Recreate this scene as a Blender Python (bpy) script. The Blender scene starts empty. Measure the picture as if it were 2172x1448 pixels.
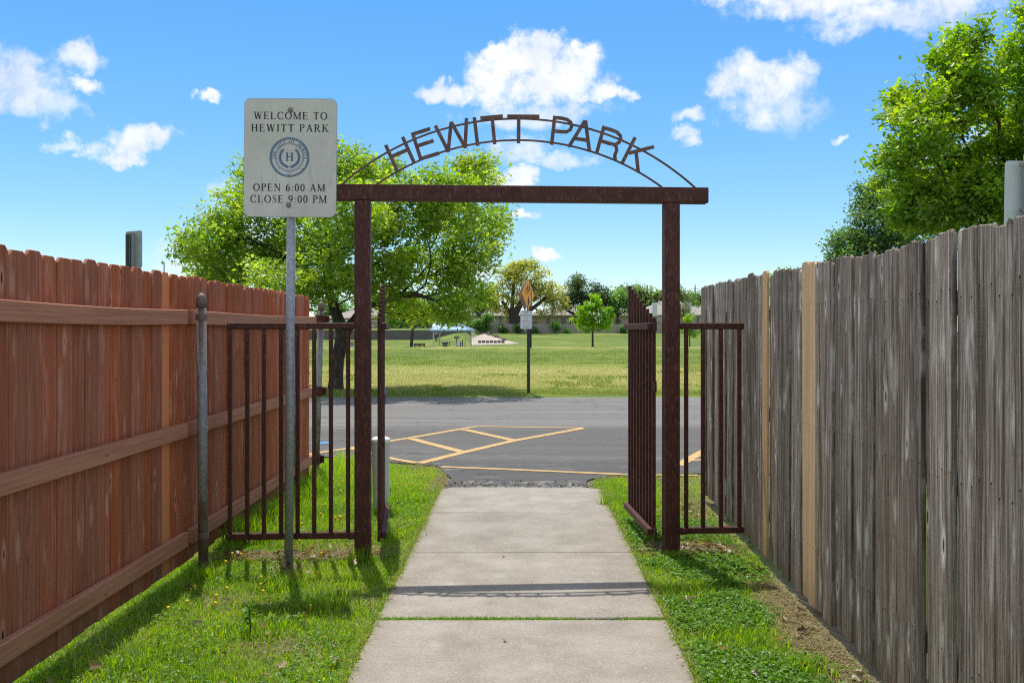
import bpy, bmesh, math, random
import numpy as np
from mathutils import Vector, Matrix

R = math.radians
random.seed(7)
RNG = np.random.default_rng(11)
scene = bpy.context.scene
COL = scene.collection

# ------------------------------------------------------------------ camera
FPX, VX, VY, CAMH = 1980.0, 1105.0, 701.0, 1.5      # focal length and vanishing point measured on the photograph (2172 wide)
cam = bpy.data.cameras.new("camera")
camo = bpy.data.objects.new("camera", cam)
COL.objects.link(camo)
camo.location = (0, 0, CAMH)
camo.rotation_euler = (R(90), 0, 0)
cam.sensor_width = 36
cam.lens = FPX / 2172 * 36
cam.shift_x = -(VX - 1086) / 2172
cam.shift_y = -(724 - VY) / 2172
cam.clip_start, cam.clip_end = 0.05, 3000
scene.camera = camo

# ------------------------------------------------------------------ exposure, sun
scene.view_settings.view_transform = 'Standard'
scene.view_settings.look = 'None'
scene.view_settings.gamma = 1
scene.view_settings.use_curve_mapping = False
scene.view_settings.exposure = 1.22
scene.cycles.use_denoising = False
scene.cycles.pixel_filter_type = 'BLACKMAN_HARRIS'
scene.cycles.filter_width = 1.15
SUNV = Vector((-0.10, 0.355, 1.0)).normalized()
sun = bpy.data.lights.new("sun", 'SUN')
sun.energy, sun.angle, sun.color = 2.0, R(0.53), (1.0, 0.945, 0.85)
suno = bpy.data.objects.new("sun", sun)
COL.objects.link(suno)
suno.rotation_euler = SUNV.to_track_quat('Z', 'Y').to_euler()
suno.location = (-5, 15, 40)


# ------------------------------------------------------------------ node helpers
class NT:
    def __init__(self, nt):
        self.nt = nt
        nt.nodes.clear()

    def new(self, t, **kw):
        n = self.nt.nodes.new(t)
        for k, v in kw.items():
            setattr(n, k, v)
        return n

    def put(self, sock, v):
        if isinstance(v, bpy.types.NodeSocket):
            self.nt.links.new(v, sock)
        elif v is not None:
            if isinstance(v, (tuple, list)) and len(v) == 3 and sock.type == 'RGBA':
                v = (*v, 1)
            sock.default_value = v

    def math(self, op, a, b=None, c=None, clamp=False):
        n = self.new('ShaderNodeMath', operation=op, use_clamp=clamp)
        self.put(n.inputs[0], a)
        if b is not None:
            self.put(n.inputs[1], b)
        if c is not None:
            self.put(n.inputs[2], c)
        return n.outputs[0]

    def vmath(self, op, a, b=None):
        n = self.new('ShaderNodeVectorMath', operation=op)
        self.put(n.inputs[0], a)
        if b is not None:
            self.put(n.inputs[3 if op == 'SCALE' else 1], b)
        return n.outputs[0]

    def noise(self, vec, scale, detail=4, rough=0.55, dist=0.0, col=False):
        n = self.new('ShaderNodeTexNoise')
        self.put(n.inputs['Vector'], vec)
        self.put(n.inputs['Scale'], scale)
        self.put(n.inputs['Detail'], detail)
        self.put(n.inputs['Roughness'], rough)
        self.put(n.inputs['Distortion'], dist)
        return n.outputs['Color' if col else 'Fac']

    def voro(self, vec, scale, feature='F1', out='Distance', rnd=1.0):
        n = self.new('ShaderNodeTexVoronoi', feature=feature)
        self.put(n.inputs['Vector'], vec)
        self.put(n.inputs['Scale'], scale)
        self.put(n.inputs['Randomness'], rnd)
        return n.outputs[out]

    def ramp(self, fac, stops, interp='LINEAR'):
        n = self.new('ShaderNodeValToRGB')
        cr = n.color_ramp
        cr.interpolation = interp
        while len(cr.elements) < len(stops):
            cr.elements.new(0.5)
        for e, (p, c) in zip(cr.elements, stops):
            e.position = p
            if not isinstance(c, (tuple, list)):
                c = (c, c, c)
            e.color = (*c, 1)
        self.put(n.inputs[0], fac)
        return n.outputs[0]

    def smooth(self, v, lo, hi, a=0.0, b=1.0):
        n = self.new('ShaderNodeMapRange', interpolation_type='SMOOTHSTEP')
        for i, x in enumerate((v, lo, hi, a, b)):
            self.put(n.inputs[i], x)
        return n.outputs[0]

    def mix(self, fac, a, b, blend='MIX'):
        n = self.new('ShaderNodeMix', data_type='RGBA', blend_type=blend)
        self.put(n.inputs[0], fac)
        self.put(n.inputs[6], a)
        self.put(n.inputs[7], b)
        return n.outputs[2]

    def mapping(self, vec, scale=(1, 1, 1), loc=(0, 0, 0), rot=(0, 0, 0)):
        n = self.new('ShaderNodeMapping')
        self.put(n.inputs['Vector'], vec)
        self.put(n.inputs['Location'], loc)
        self.put(n.inputs['Rotation'], rot)
        self.put(n.inputs['Scale'], scale)
        return n.outputs[0]

    def obj(self):
        return self.new('ShaderNodeTexCoord').outputs['Object']

    def pos(self):
        return self.new('ShaderNodeNewGeometry').outputs['Position']

    def rnd(self):
        return self.new('ShaderNodeObjectInfo').outputs['Random']

    def sep(self, v):
        n = self.new('ShaderNodeSeparateXYZ')
        self.put(n.inputs[0], v)
        return n.outputs

    def comb(self, x, y, z):
        n = self.new('ShaderNodeCombineXYZ')
        for i, v in enumerate((x, y, z)):
            self.put(n.inputs[i], v)
        return n.outputs[0]

    def hsv(self, c, h=0.5, s=1.0, v=1.0):
        n = self.new('ShaderNodeHueSaturation')
        self.put(n.inputs['Hue'], h)
        self.put(n.inputs['Saturation'], s)
        self.put(n.inputs['Value'], v)
        self.put(n.inputs['Color'], c)
        return n.outputs[0]

    def bump(self, h, strength=0.3, dist=0.01):
        n = self.new('ShaderNodeBump')
        self.put(n.inputs['Height'], h)
        self.put(n.inputs['Strength'], strength)
        self.put(n.inputs['Distance'], dist)
        return n.outputs[0]

    def principled(self, col, rough=0.7, metal=0.0, normal=None, spec=0.5):
        n = self.new('ShaderNodeBsdfPrincipled')
        self.put(n.inputs['Base Color'], col)
        self.put(n.inputs['Roughness'], rough)
        self.put(n.inputs['Metallic'], metal)
        self.put(n.inputs['Specular IOR Level'], spec)
        if normal is not None:
            self.put(n.inputs['Normal'], normal)
        return n.outputs[0]

    def out(self, sh):
        n = self.new('ShaderNodeOutputMaterial')
        self.nt.links.new(sh, n.inputs[0])


MATS = {}


def material(name):
    def deco(f):
        m = bpy.data.materials.new(name)
        m.use_nodes = True
        f(NT(m.node_tree))
        MATS[name] = m
        return m
    return deco


# ------------------------------------------------------------------ world: sky and clouds
def build_world():
    w = bpy.data.worlds.new("World")
    scene.world = w
    w.use_nodes = True
    t = NT(w.node_tree)
    sky = t.new('ShaderNodeTexSky', sky_type='NISHITA')
    sky.sun_disc = False
    sky.sun_elevation = math.asin(SUNV.z)
    sky.sun_rotation = math.atan2(SUNV.x, SUNV.y)
    sky.altitude, sky.air_density, sky.dust_density, sky.ozone_density = 1000, 1.0, 0.1, 6.0
    gm = t.new('ShaderNodeGamma')          # softens the contrast between horizon and zenith, over the whole sky alike
    t.put(gm.inputs[0], sky.outputs[0])
    gm.inputs[1].default_value = 0.62
    skyc = t.hsv(gm.outputs[0], h=0.502, s=1.56, v=1.04)
    bg = t.new('ShaderNodeBackground')
    t.put(bg.inputs[0], skyc)
    bg.inputs[1].default_value = 0.14
    d = t.new('ShaderNodeTexCoord').outputs['Generated']
    warp = t.noise(d, 9.0, 6, 0.62, col=True)
    warp = t.vmath('SUBTRACT', warp, (0.5, 0.5, 0.5))
    warp2 = t.noise(d, 34.0, 5, 0.6, col=True)
    warp2 = t.vmath('SUBTRACT', warp2, (0.5, 0.5, 0.5))
    dw = t.vmath('ADD', d, t.vmath('SCALE', warp, 0.07))
    dw = t.vmath('ADD', dw, t.vmath('SCALE', warp2, 0.034))
    x, y, z = t.sep(dw)
    az = t.math('ARCTAN2', x, y)
    el = t.math('ARCSINE', z)
    fine = t.noise(d, 52, 8, 0.66)

    def lobe(px, py, rx, ry):
        a = math.atan((px - VX) / FPX)
        e = math.atan((VY - py) / FPX * math.cos(a))
        u = t.math('MULTIPLY', t.math('SUBTRACT', az, a), FPX / rx)
        v = t.math('MULTIPLY', t.math('SUBTRACT', el, e), FPX / ry)
        r2 = t.math('ADD', t.math('MULTIPLY', u, u), t.math('MULTIPLY', v, v))
        return t.math('SUBTRACT', 1.0, r2)

    def group(lobes, soft, alpha):
        m = None
        for l in lobes:
            s = lobe(*l)
            m = s if m is None else t.math('MAXIMUM', m, s)
        m = t.math('ADD', m, t.math('MULTIPLY', t.math('SUBTRACT', fine, 0.5), 2.1))
        return t.smooth(m, 0.0, soft, 0.0, alpha), m

    dense = [(1120, 132, 112, 72), (1045, 158, 82, 62), (1215, 150, 80, 62), (945, 186, 62, 26), (1150, 192, 185, 42),
             (1285, 205, 60, 26), (1062, 112, 50, 42), (1250, 112, 40, 32), (1160, 85, 70, 30),
             (300, 292, 82, 32), (330, 283, 50, 26), (265, 318, 55, 22),
             (1112, 380, 46, 26), (1088, 396, 48, 20), (1112, 455, 44, 17), (1155, 536, 38, 13), (440, 209, 34, 15)]
    mid = [(1610, 170, 105, 48), (1690, 170, 65, 40), (1612, 222, 58, 34), (1545, 185, 56, 30),
           (1760, -5, 240, 62), (1850, 40, 150, 48), (1610, -10, 130, 34), (2000, 10, 120, 48),
           (40, 165, 100, 58), (160, 125, 52, 34), (55, 205, 85, 36), (185, 185, 42, 20), (1446, 290, 40, 22)]
    faint = [(1105, 318, 90, 36), (1190, 346, 110, 24), (1130, 240, 190, 34), (165, 305, 62, 16), (1450, 243, 42, 20),
             (1795, 272, 20, 10), (1640, 215, 140, 60), (420, 545, 100, 60), (560, 470, 160, 80), (980, 575, 90, 50),
             (90, 230, 110, 30), (1900, 60, 220, 40), (720, 420, 160, 90), (2050, 330, 120, 70)]
    m1, h1 = group(dense, 1.0, 1.0)
    m2, h2 = group(mid, 1.25, 0.93)
    m3, h3 = group(faint, 1.3, 0.75)
    # unseen clouds over the rest of the sky, thickened for whiter fill light
    big = t.noise(d, 3.2, 7, 0.6)
    outside = t.smooth(t.math('ABSOLUTE', az), 0.62, 0.85)
    high = t.smooth(el, 0.45, 0.6)
    m4 = t.math('MULTIPLY', t.smooth(big, 0.40, 0.55, 0, 0.95), t.math('MAXIMUM', outside, high))
    m4 = t.math('MULTIPLY', m4, t.smooth(el, 0.0, 0.1))
    mask = t.math('MAXIMUM', t.math('MAXIMUM', m1, m2), t.math('MAXIMUM', m3, m4))
    body = t.noise(d, 16, 5, 0.55)
    ccol = t.ramp(body, [(0.32, (0.70, 0.77, 0.89)), (0.47, (0.86, 0.90, 0.965)), (0.6, (1, 1, 1))])
    bgc = t.new('ShaderNodeBackground')
    t.put(bgc.inputs[0], ccol)
    bgc.inputs[1].default_value = 0.47
    mx = t.new('ShaderNodeMixShader')
    t.put(mx.inputs[0], mask)
    t.nt.links.new(bg.outputs[0], mx.inputs[1])
    t.nt.links.new(bgc.outputs[0], mx.inputs[2])
    o = t.new('ShaderNodeOutputWorld')
    t.nt.links.new(mx.outputs[0], o.inputs[0])
    w.cycles.sampling_method = 'MANUAL'
    w.cycles.sample_map_resolution = 512


build_world()


# ------------------------------------------------------------------ materials
@material("soil")
def _(t):
    p = t.pos()
    n = t.noise(p, 14, 6, 0.65)
    f = t.noise(p, 160, 4, 0.7)
    c = t.ramp(n, [(0.3, (0.075, 0.052, 0.03)), (0.5, (0.13, 0.098, 0.058)), (0.68, (0.21, 0.165, 0.10))])
    c = t.mix(t.smooth(f, 0.35, 0.7, 0, 0.6), c, (0.26, 0.21, 0.135))
    a = t.new('ShaderNodeAttribute', attribute_name='green').outputs['Fac']
    g = t.ramp(t.noise(p, 22, 5, 0.7), [(0.3, (0.08, 0.135, 0.02)), (0.5, (0.13, 0.19, 0.028)), (0.72, (0.20, 0.22, 0.06))])
    c = t.mix(a, c, g)
    t.out(t.principled(c, 0.95, normal=t.bump(f, 0.6, 0.01), spec=0.2))


@material("turf")
def _(t):
    p = t.pos()
    x, y, z = t.sep(p)
    w = t.noise(t.comb(t.math('MULTIPLY', x, 0.05), t.math('MULTIPLY', y, 0.14), 0), 1.0, 5, 0.6)
    w2 = t.noise(t.comb(t.math('MULTIPLY', x, 0.35), t.math('MULTIPLY', y, 0.6), 3.0), 1.0, 5, 0.65)
    f = t.noise(t.comb(x, t.math('MULTIPLY', y, 0.6), 0), 9, 5, 0.7)
    dry = t.math('ADD', t.math('MULTIPLY', t.math('SUBTRACT', w, 0.5), 1.1), t.math('MULTIPLY', t.math('SUBTRACT', w2, 0.5), 0.9))
    # the mown strip beside the parking lot has dried out, the slope behind has not
    yy = t.math('ADD', y, t.math('MULTIPLY', t.math('SUBTRACT', w2, 0.5), 7))
    bandA = t.math('MULTIPLY', t.smooth(yy, 22.5, 25), t.smooth(yy, 46, 36))
    bandB = t.math('MULTIPLY', t.smooth(yy, 68, 78), t.smooth(yy, 96, 90))
    dry = t.math('ADD', dry, t.math('ADD', t.math('MULTIPLY', bandA, 0.5), t.math('MULTIPLY', bandB, 0.35)))
    dry = t.math('ADD', dry, t.math('MULTIPLY', t.math('SUBTRACT', f, 0.5), 0.5))
    c = t.ramp(dry, [(0.0, (0.115, 0.165, 0.034)), (0.2, (0.20, 0.24, 0.052)), (0.45, (0.30, 0.30, 0.095)), (0.75, (0.40, 0.345, 0.16))])
    c = t.mix(t.smooth(f, 0.58, 0.8, 0, 0.6), c, (0.05, 0.085, 0.02))
    fine = t.noise(p, 40, 3, 0.7)
    c = t.mix(0.5, c, t.mix(fine, t.hsv(c, v=0.6), t.hsv(c, v=1.45)))
    t.out(t.principled(c, 0.95, normal=t.bump(f, 0.8, 0.05), spec=0.15))


@material("asphalt")
def _(t):
    p = t.pos()
    x, y, z = t.sep(p)
    n = t.noise(p, 3.0, 5, 0.6)
    g = t.noise(p, 130, 3, 0.75)
    st = t.voro(p, 120)
    streak = t.noise(t.comb(t.math('MULTIPLY', x, 0.12), t.math('MULTIPLY', y, 2.2), 0), 1.0, 4, 0.6)
    base = t.ramp(streak, [(0.3, (0.088, 0.083, 0.078)), (0.55, (0.108, 0.102, 0.096)), (0.7, (0.140, 0.133, 0.125))])
    # the driving lane beyond the hatching is worn paler than the newer black patch in front of it
    lane = t.smooth(t.math('ADD', y, t.math('MULTIPLY', t.math('SUBTRACT', n, 0.5), 0.6)), 14.2, 15.2)
    base = t.mix(lane, base, t.hsv(base, v=1.6))
    near = t.smooth(t.math('ADD', y, t.math('MULTIPLY', n, 1.5)), 12.2, 10.9)
    base = t.mix(t.math('MULTIPLY', near, 0.5), base, (0.055, 0.055, 0.057))
    c = t.mix(t.smooth(g, 0.55, 0.75, 0, 0.55), base, (0.21, 0.205, 0.195))
    c = t.mix(t.smooth(st, 0.32, 0.1, 0, 0.45), c, (0.035, 0.035, 0.037))
    wv = t.vmath('ADD', p, t.vmath('SCALE', t.vmath('SUBTRACT', t.noise(p, 1.1, 4, 0.6, col=True), (0.5, 0.5, 0.5)), 1.6))
    cr = t.voro(t.mapping(wv, (0.13, 0.3, 0.3)), 1.0, 'DISTANCE_TO_EDGE')
    c = t.mix(t.math('MULTIPLY', t.smooth(cr, 0.0045, 0.001), t.smooth(n, 0.42, 0.55, 0, 0.7)), c, (0.03, 0.03, 0.03))
    oil = t.smooth(t.noise(p, 1.7, 3, 0.5), 0.66, 0.74, 0, 0.35)
    c = t.mix(oil, c, (0.05, 0.048, 0.046))
    # scuffed, crumbled edge by the path: pale grit
    sc = t.noise(t.comb(t.math('MULTIPLY', x, 1.5), t.math('MULTIPLY', y, 6), 5), 1.0, 6, 0.72)
    edge = t.math('MULTIPLY', t.smooth(sc, 0.55, 0.66), t.math('MULTIPLY', t.smooth(y, 12.6, 11.2), t.smooth(g, 0.38, 0.6)))
    c = t.mix(t.math('MULTIPLY', edge, 0.75), c, (0.33, 0.31, 0.28))
    t.out(t.principled(c, 0.86, normal=t.bump(g, 0.55, 0.006), spec=0.3))


@material("crumbled_asphalt")
def _(t):
    p = t.pos()
    v = t.voro(p, 85, out='Color')
    d = t.voro(p, 85)
    s = t.sep(v)[0]
    c = t.ramp(s, [(0.0, (0.03, 0.03, 0.032)), (0.55, (0.06, 0.06, 0.062)), (0.8, (0.13, 0.125, 0.12)), (1.0, (0.3, 0.28, 0.25))])
    c = t.mix(t.smooth(t.noise(p, 7, 6, 0.7), 0.5, 0.62, 0, 0.75), c, (0.30, 0.275, 0.235))
    t.out(t.principled(c, 0.95, normal=t.bump(d, -0.6, 0.004), spec=0.2))


@material("yellow_paint")
def _(t):
    p = t.pos()
    g = t.noise(p, 130, 3, 0.75)
    n = t.noise(p, 7, 5, 0.65)
    c = t.ramp(n, [(0.3, (0.42, 0.265, 0.10)), (0.6, (0.58, 0.385, 0.16))])
    c = t.mix(t.smooth(t.math('ADD', g, t.math('MULTIPLY', n, 0.35)), 0.70, 0.86, 0, 0.85), c, (0.12, 0.115, 0.105))
    t.out(t.principled(c, 0.8, normal=t.bump(g, 0.4, 0.005), spec=0.3))


@material("blue_paint")
def _(t):
    g = t.noise(t.pos(), 60, 3, 0.75)
    t.out(t.principled(t.mix(g, (0.03, 0.16, 0.36), (0.12, 0.28, 0.45)), 0.8))


@material("concrete")
def _(t):
    p = t.pos()
    r = t.rnd()
    x, y, z = t.sep(p)
    n = t.noise(p, 2.6, 8, 0.68)
    blot = t.noise(p, 5.5, 5, 0.6)
    g = t.noise(p, 125, 4, 0.85)
    broom = t.noise(t.comb(t.math('MULTIPLY', x, 9), t.math('MULTIPLY', y, 190), 0), 1.0, 4, 0.65)
    c = t.ramp(n, [(0.3, (0.215, 0.192, 0.16)), (0.5, (0.295, 0.268, 0.228)), (0.7, (0.38, 0.35, 0.305))])
    c = t.mix(t.smooth(g, 0.5, 0.66, 0, 0.62), c, (0.17, 0.14, 0.105))
    c = t.mix(t.smooth(g, 0.47, 0.33, 0, 0.6), c, (0.54, 0.49, 0.43))
    gg = t.noise(p, 55, 3, 0.75)
    c = t.mix(t.smooth(gg, 0.52, 0.68, 0, 0.4), c, (0.19, 0.16, 0.125))
    c = t.mix(t.smooth(gg, 0.46, 0.34, 0, 0.35), c, (0.5, 0.46, 0.41))
    c = t.mix(t.smooth(broom, 0.55, 0.75, 0, 0.34), c, (0.21, 0.18, 0.145))
    c = t.mix(t.smooth(blot, 0.58, 0.75, 0, 0.35), c, (0.47, 0.44, 0.40))
    # grime and spilled soil along both edges, thin stains
    e = t.smooth(t.math('ADD', t.math('ABSOLUTE', x), t.math('MULTIPLY', t.math('SUBTRACT', blot, 0.5), 0.25)), 0.6, 0.8)
    c = t.mix(t.math('MULTIPLY', e, 0.45), c, (0.25, 0.20, 0.145))
    sp = t.smooth(t.noise(p, 26, 4, 0.6), 0.68, 0.76, 0, 0.5)
    c = t.mix(sp, c, (0.17, 0.145, 0.115))
    c = t.hsv(c, v=t.math('ADD', 0.95, t.math('MULTIPLY', r, 0.1)))
    h = t.math('ADD', t.math('MULTIPLY', broom, 0.7), g)
    t.out(t.principled(c, 0.9, normal=t.bump(h, 0.4, 0.003), spec=0.25))


@material("pale_concrete")
def _(t):
    p = t.pos()
    n = t.noise(p, 1.2, 5, 0.65)
    c = t.ramp(n, [(0.35, (0.33, 0.28, 0.225)), (0.6, (0.45, 0.39, 0.33))])
    t.out(t.principled(c, 0.9))


@material("block_stone")
def _(t):
    c = t.ramp(t.noise(t.obj(), 6, 4, 0.6), [(0.3, (0.11, 0.09, 0.075)), (0.7, (0.2, 0.17, 0.145))])
    t.out(t.principled(c, 0.9))


def wood(name, deep, mid, pale, stripe, weather, spread, grain=1.0, bump=0.5, bands=1.0, nails=False):
    """Vertical boards: local z runs along the grain, local y across the board."""
    @material(name)
    def _(t):
        o = t.obj()
        r = t.rnd()
        x, y, z = t.sep(o)
        off = t.math('MULTIPLY', r, 57.0)
        # knots bend the grain round them
        kv = t.comb(t.math('ADD', t.math('MULTIPLY', y, 9.0), off), t.math('MULTIPLY', z, 2.5), off)
        kd = t.voro(kv, 1.0)
        k = t.smooth(kd, 0.30, 0.0)
        yb = t.math('ADD', y, t.math('MULTIPLY', k, 0.022))
        yb = t.math('ADD', yb, t.math('MULTIPLY', t.math('SUBTRACT', t.noise(t.comb(off, 0, t.math('MULTIPLY', z, 1.6)), 1.0, 2), 0.5), 0.03))
        gv = t.comb(t.math('MULTIPLY', x, 40), t.math('ADD', t.math('MULTIPLY', yb, 150 * grain), off), t.math('MULTIPLY', z, 2.2))
        g = t.noise(gv, 1.0, 5, 0.62)
        gv2 = t.comb(t.math('MULTIPLY', x, 120), t.math('ADD', t.math('MULTIPLY', yb, 520 * grain), off), t.math('MULTIPLY', z, 9))
        g2 = t.noise(gv2, 1.0, 3, 0.6)
        blot = t.noise(t.comb(off, t.math('MULTIPLY', y, 14), t.math('MULTIPLY', z, 2.6)), 1.0, 5, 0.62)
        band = t.noise(t.comb(off, t.math('ADD', t.math('MULTIPLY', yb, 42), off), t.math('MULTIPLY', z, 0.9)), 1.0, 4, 0.6)
        saw = t.noise(t.comb(off, t.math('MULTIPLY', y, 4), t.math('MULTIPLY', z, 210)), 1.0, 2, 0.5)
        c = t.ramp(g, [(0.3, deep), (0.5, mid), (0.68, pale)])
        c = t.mix(t.smooth(g2, 0.54, 0.66, 0, 0.75 if nails else 0.45), c, deep)
        c = t.mix(t.smooth(band, 0.52, 0.36, 0, 0.75 * bands), c, deep)
        c = t.mix(t.smooth(band, 0.58, 0.74, 0, 0.45 * bands), c, pale)
        c = t.mix(t.smooth(blot, 0.53, 0.72, 0, weather), c, stripe)
        tone = t.noise(t.comb(off, t.math('MULTIPLY', y, 5), t.math('MULTIPLY', z, 0.7)), 1.0, 3, 0.55)
        c = t.mix(t.smooth(tone, 0.48, 0.68, 0, 0.45 if nails else 0.25), c, tuple(a * .62 + b * .25 for a, b in zip(mid, (0.25, 0.10, 0.03))))
        c = t.mix(t.smooth(saw, 0.55, 0.75, 0, 0.14), c, pale)
        c = t.mix(t.math('MULTIPLY', t.smooth(kd, 0.24, 0.08), 0.85), c, stripe)
        c = t.mix(t.math('MULTIPLY', t.smooth(kd, 0.095, 0.045), 0.92), c, (0.015, 0.011, 0.009))
        # rain splash: soil-stained foot of the board
        ft = t.smooth(t.math('ADD', z, t.math('MULTIPLY', blot, 0.25)), 0.34, 0.08, 0, 0.4)
        c = t.mix(ft, c, (0.13, 0.09, 0.05))
        if nails:
            for zk in (0.29, 0.94, 1.59):
                dy = t.math('SUBTRACT', t.math('ABSOLUTE', t.math('ADD', y, t.math('MULTIPLY', t.math('SUBTRACT', r, .5), .012))), 0.036)
                dzz = t.math('SUBTRACT', z, t.math('ADD', zk, t.math('MULTIPLY', t.math('FRACT', t.math('MULTIPLY', r, 31.3)), .05)))
                dd = t.math('SQRT', t.math('ADD', t.math('MULTIPLY', dy, dy), t.math('MULTIPLY', dzz, dzz)))
                run = t.math('MULTIPLY', t.smooth(t.math('ABSOLUTE', dy), 0.006, 0.001), t.math('MULTIPLY', t.smooth(dzz, 0.0, -0.004), t.smooth(dzz, -0.14, -0.01)))
                c = t.mix(t.math('MULTIPLY', run, 0.45), c, deep)
                c = t.mix(t.smooth(dd, 0.0055, 0.0035), c, (0.02, 0.016, 0.013))
        c = t.hsv(c, s=t.math('ADD', 0.93, t.math('MULTIPLY', t.math('FRACT', t.math('MULTIPLY', r, 13.7)), 0.14)),
                  v=t.math('ADD', 1.0 - spread, t.math('MULTIPLY', t.math('FRACT', t.math('MULTIPLY', r, 7.3)), 2 * spread)))
        h = t.math('ADD', t.math('ADD', g, t.math('MULTIPLY', g2, 0.5)), t.math('MULTIPLY', k, -0.6))
        t.out(t.principled(c, 0.82, normal=t.bump(h, bump, 0.006), spec=0.06))


wood("red_brown_board", (0.25, 0.076, 0.039), (0.405, 0.132, 0.072), (0.50, 0.185, 0.11), (0.58, 0.29, 0.20), 0.65, 0.15, 0.8, 0.4, 0.55)
wood("bare_cedar_board", (0.60, 0.185, 0.058), (0.74, 0.255, 0.085), (0.80, 0.31, 0.115), (0.64, 0.21, 0.065), 0.4, 0.05, 0.8, 0.25, 0.5)
wood("grey_board", (0.060, 0.046, 0.036), (0.275, 0.228, 0.186), (0.50, 0.44, 0.38), (0.62, 0.59, 0.55), 0.75, 0.28, 1.0, 1.0, 0.95, True)
wood("fresh_pine_board", (0.46, 0.29, 0.14), (0.64, 0.44, 0.25), (0.72, 0.53, 0.33), (0.57, 0.36, 0.17), 0.5, 0.06, 0.7, 0.3, 0.5, True)


@material("red_brown_rail")
def _(t):
    o = t.obj()
    x, y, z = t.sep(o)
    r = t.math('MULTIPLY', t.rnd(), 31)
    g = t.noise(t.comb(t.math('MULTIPLY', x, 60), t.math('MULTIPLY', y, 1.6), t.math('ADD', t.math('MULTIPLY', z, 90), r)), 1.0, 4, 0.6)
    b = t.noise(t.comb(r, t.math('MULTIPLY', y, 2.4), t.math('MULTIPLY', z, 14)), 1.0, 5, 0.65)
    c = t.ramp(g, [(0.3, (0.33, 0.138, 0.083)), (0.5, (0.43, 0.19, 0.118)), (0.7, (0.50, 0.24, 0.16))])
    c = t.mix(t.smooth(b, 0.62, 0.75, 0, 0.7), c, (0.44, 0.28, 0.21))
    c = t.mix(t.smooth(b, 0.34, 0.24, 0, 0.5), c, (0.17, 0.065, 0.04))
    kd = t.voro(t.comb(r, t.math('MULTIPLY', y, 3), t.math('MULTIPLY', z, 12)), 1.0)
    c = t.mix(t.smooth(kd, 0.08, 0.03, 0, 0.7), c, (0.07, 0.028, 0.018))
    t.out(t.principled(c, 0.75, normal=t.bump(g, 0.25, 0.004), spec=0.12))


def rusty(name, lo, mid, hi, spk):
    @material(name)
    def _(t):
        o = t.obj()
        x, y, z = t.sep(o)
        n = t.noise(t.comb(x, y, t.math('MULTIPLY', z, 0.28)), 85, 4, 0.7)
        b = t.noise(o, 9, 5, 0.65)
        c = t.ramp(b, [(0.3, lo), (0.55, mid), (0.75, hi)])
        c = t.mix(t.smooth(n, 0.53, 0.66, 0, 0.75), c, spk)
        c = t.mix(t.smooth(n, 0.42, 0.3, 0, 0.6), c, (0.014, 0.006, 0.005))
        t.out(t.principled(c, 0.62, metal=0.0, normal=t.bump(n, 0.5, 0.002), spec=0.35))


rusty("rusty_steel", (0.042, 0.011, 0.007), (0.072, 0.019, 0.012), (0.105, 0.033, 0.020), (0.165, 0.078, 0.055))
rusty("rusty_letter_steel", (0.10, 0.052, 0.042), (0.145, 0.082, 0.066), (0.19, 0.112, 0.09), (0.24, 0.16, 0.135))


@material("galvanised_steel")
def _(t):
    o = t.obj()
    v = t.voro(o, 70, out='Color')
    n = t.noise(o, 5, 5, 0.65)
    s = t.sep(v)[0]
    c = t.ramp(s, [(0.0, (0.24, 0.26, 0.285)), (1.0, (0.37, 0.395, 0.42))])
    c = t.mix(t.smooth(n, 0.5, 0.7, 0, 0.5), c, (0.50, 0.52, 0.54))
    t.out(t.principled(c, 0.55, metal=0.35, normal=t.bump(n, 0.1, 0.002)))


@material("stained_galvanised_steel")
def _(t):
    o = t.obj()
    v = t.sep(t.voro(o, 90, out='Color'))[0]
    n = t.noise(t.mapping(o, (6, 6, 2.2)), 1.0, 5, 0.65)
    x, y, z = t.sep(o)
    top = t.smooth(z, 1.15, 1.55)
    c = t.ramp(v, [(0.0, (0.20, 0.205, 0.205)), (1.0, (0.31, 0.315, 0.31))])
    fac = t.math('MAXIMUM', t.smooth(n, 0.47, 0.62), t.math('MULTIPLY', top, 0.9))
    c = t.mix(t.math('MULTIPLY', fac, 0.85), c, (0.135, 0.075, 0.052))
    t.out(t.principled(c, 0.6, metal=0.25))


@material("aluminium_back")
def _(t):
    n = t.noise(t.obj(), 14, 5, 0.65)
    t.out(t.principled(t.ramp(n, [(0.3, (0.26, 0.28, 0.285)), (0.7, (0.38, 0.40, 0.40))]), 0.55, metal=0.3))


@material("dark_green_steel")
def _(t):
    n = t.noise(t.obj(), 20, 4, 0.6)
    t.out(t.principled(t.ramp(n, [(0.3, (0.055, 0.065, 0.068)), (0.7, (0.10, 0.112, 0.115))]), 0.6, metal=0.2))


@material("weathered_white_sheet")
def _(t):
    o = t.obj()
    x, y, z = t.sep(o)
    n = t.noise(o, 3.2, 5, 0.6)
    sp = t.noise(o, 75, 3, 0.7)
    drip = t.noise(t.comb(t.math('MULTIPLY', x, 42), 0, t.math('MULTIPLY', z, 4)), 1.0, 4, 0.62)
    c = t.ramp(n, [(0.3, (0.50, 0.475, 0.43)), (0.7, (0.65, 0.625, 0.575))])
    c = t.mix(t.smooth(sp, 0.64, 0.74, 0, 0.6), c, (0.22, 0.20, 0.15))
    band = t.math('MULTIPLY', t.smooth(drip, 0.54, 0.72), t.smooth(n, 0.42, 0.6))
    c = t.mix(t.math('MULTIPLY', band, 0.5), c, (0.30, 0.28, 0.20))
    t.out(t.principled(c, 0.5))


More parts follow.
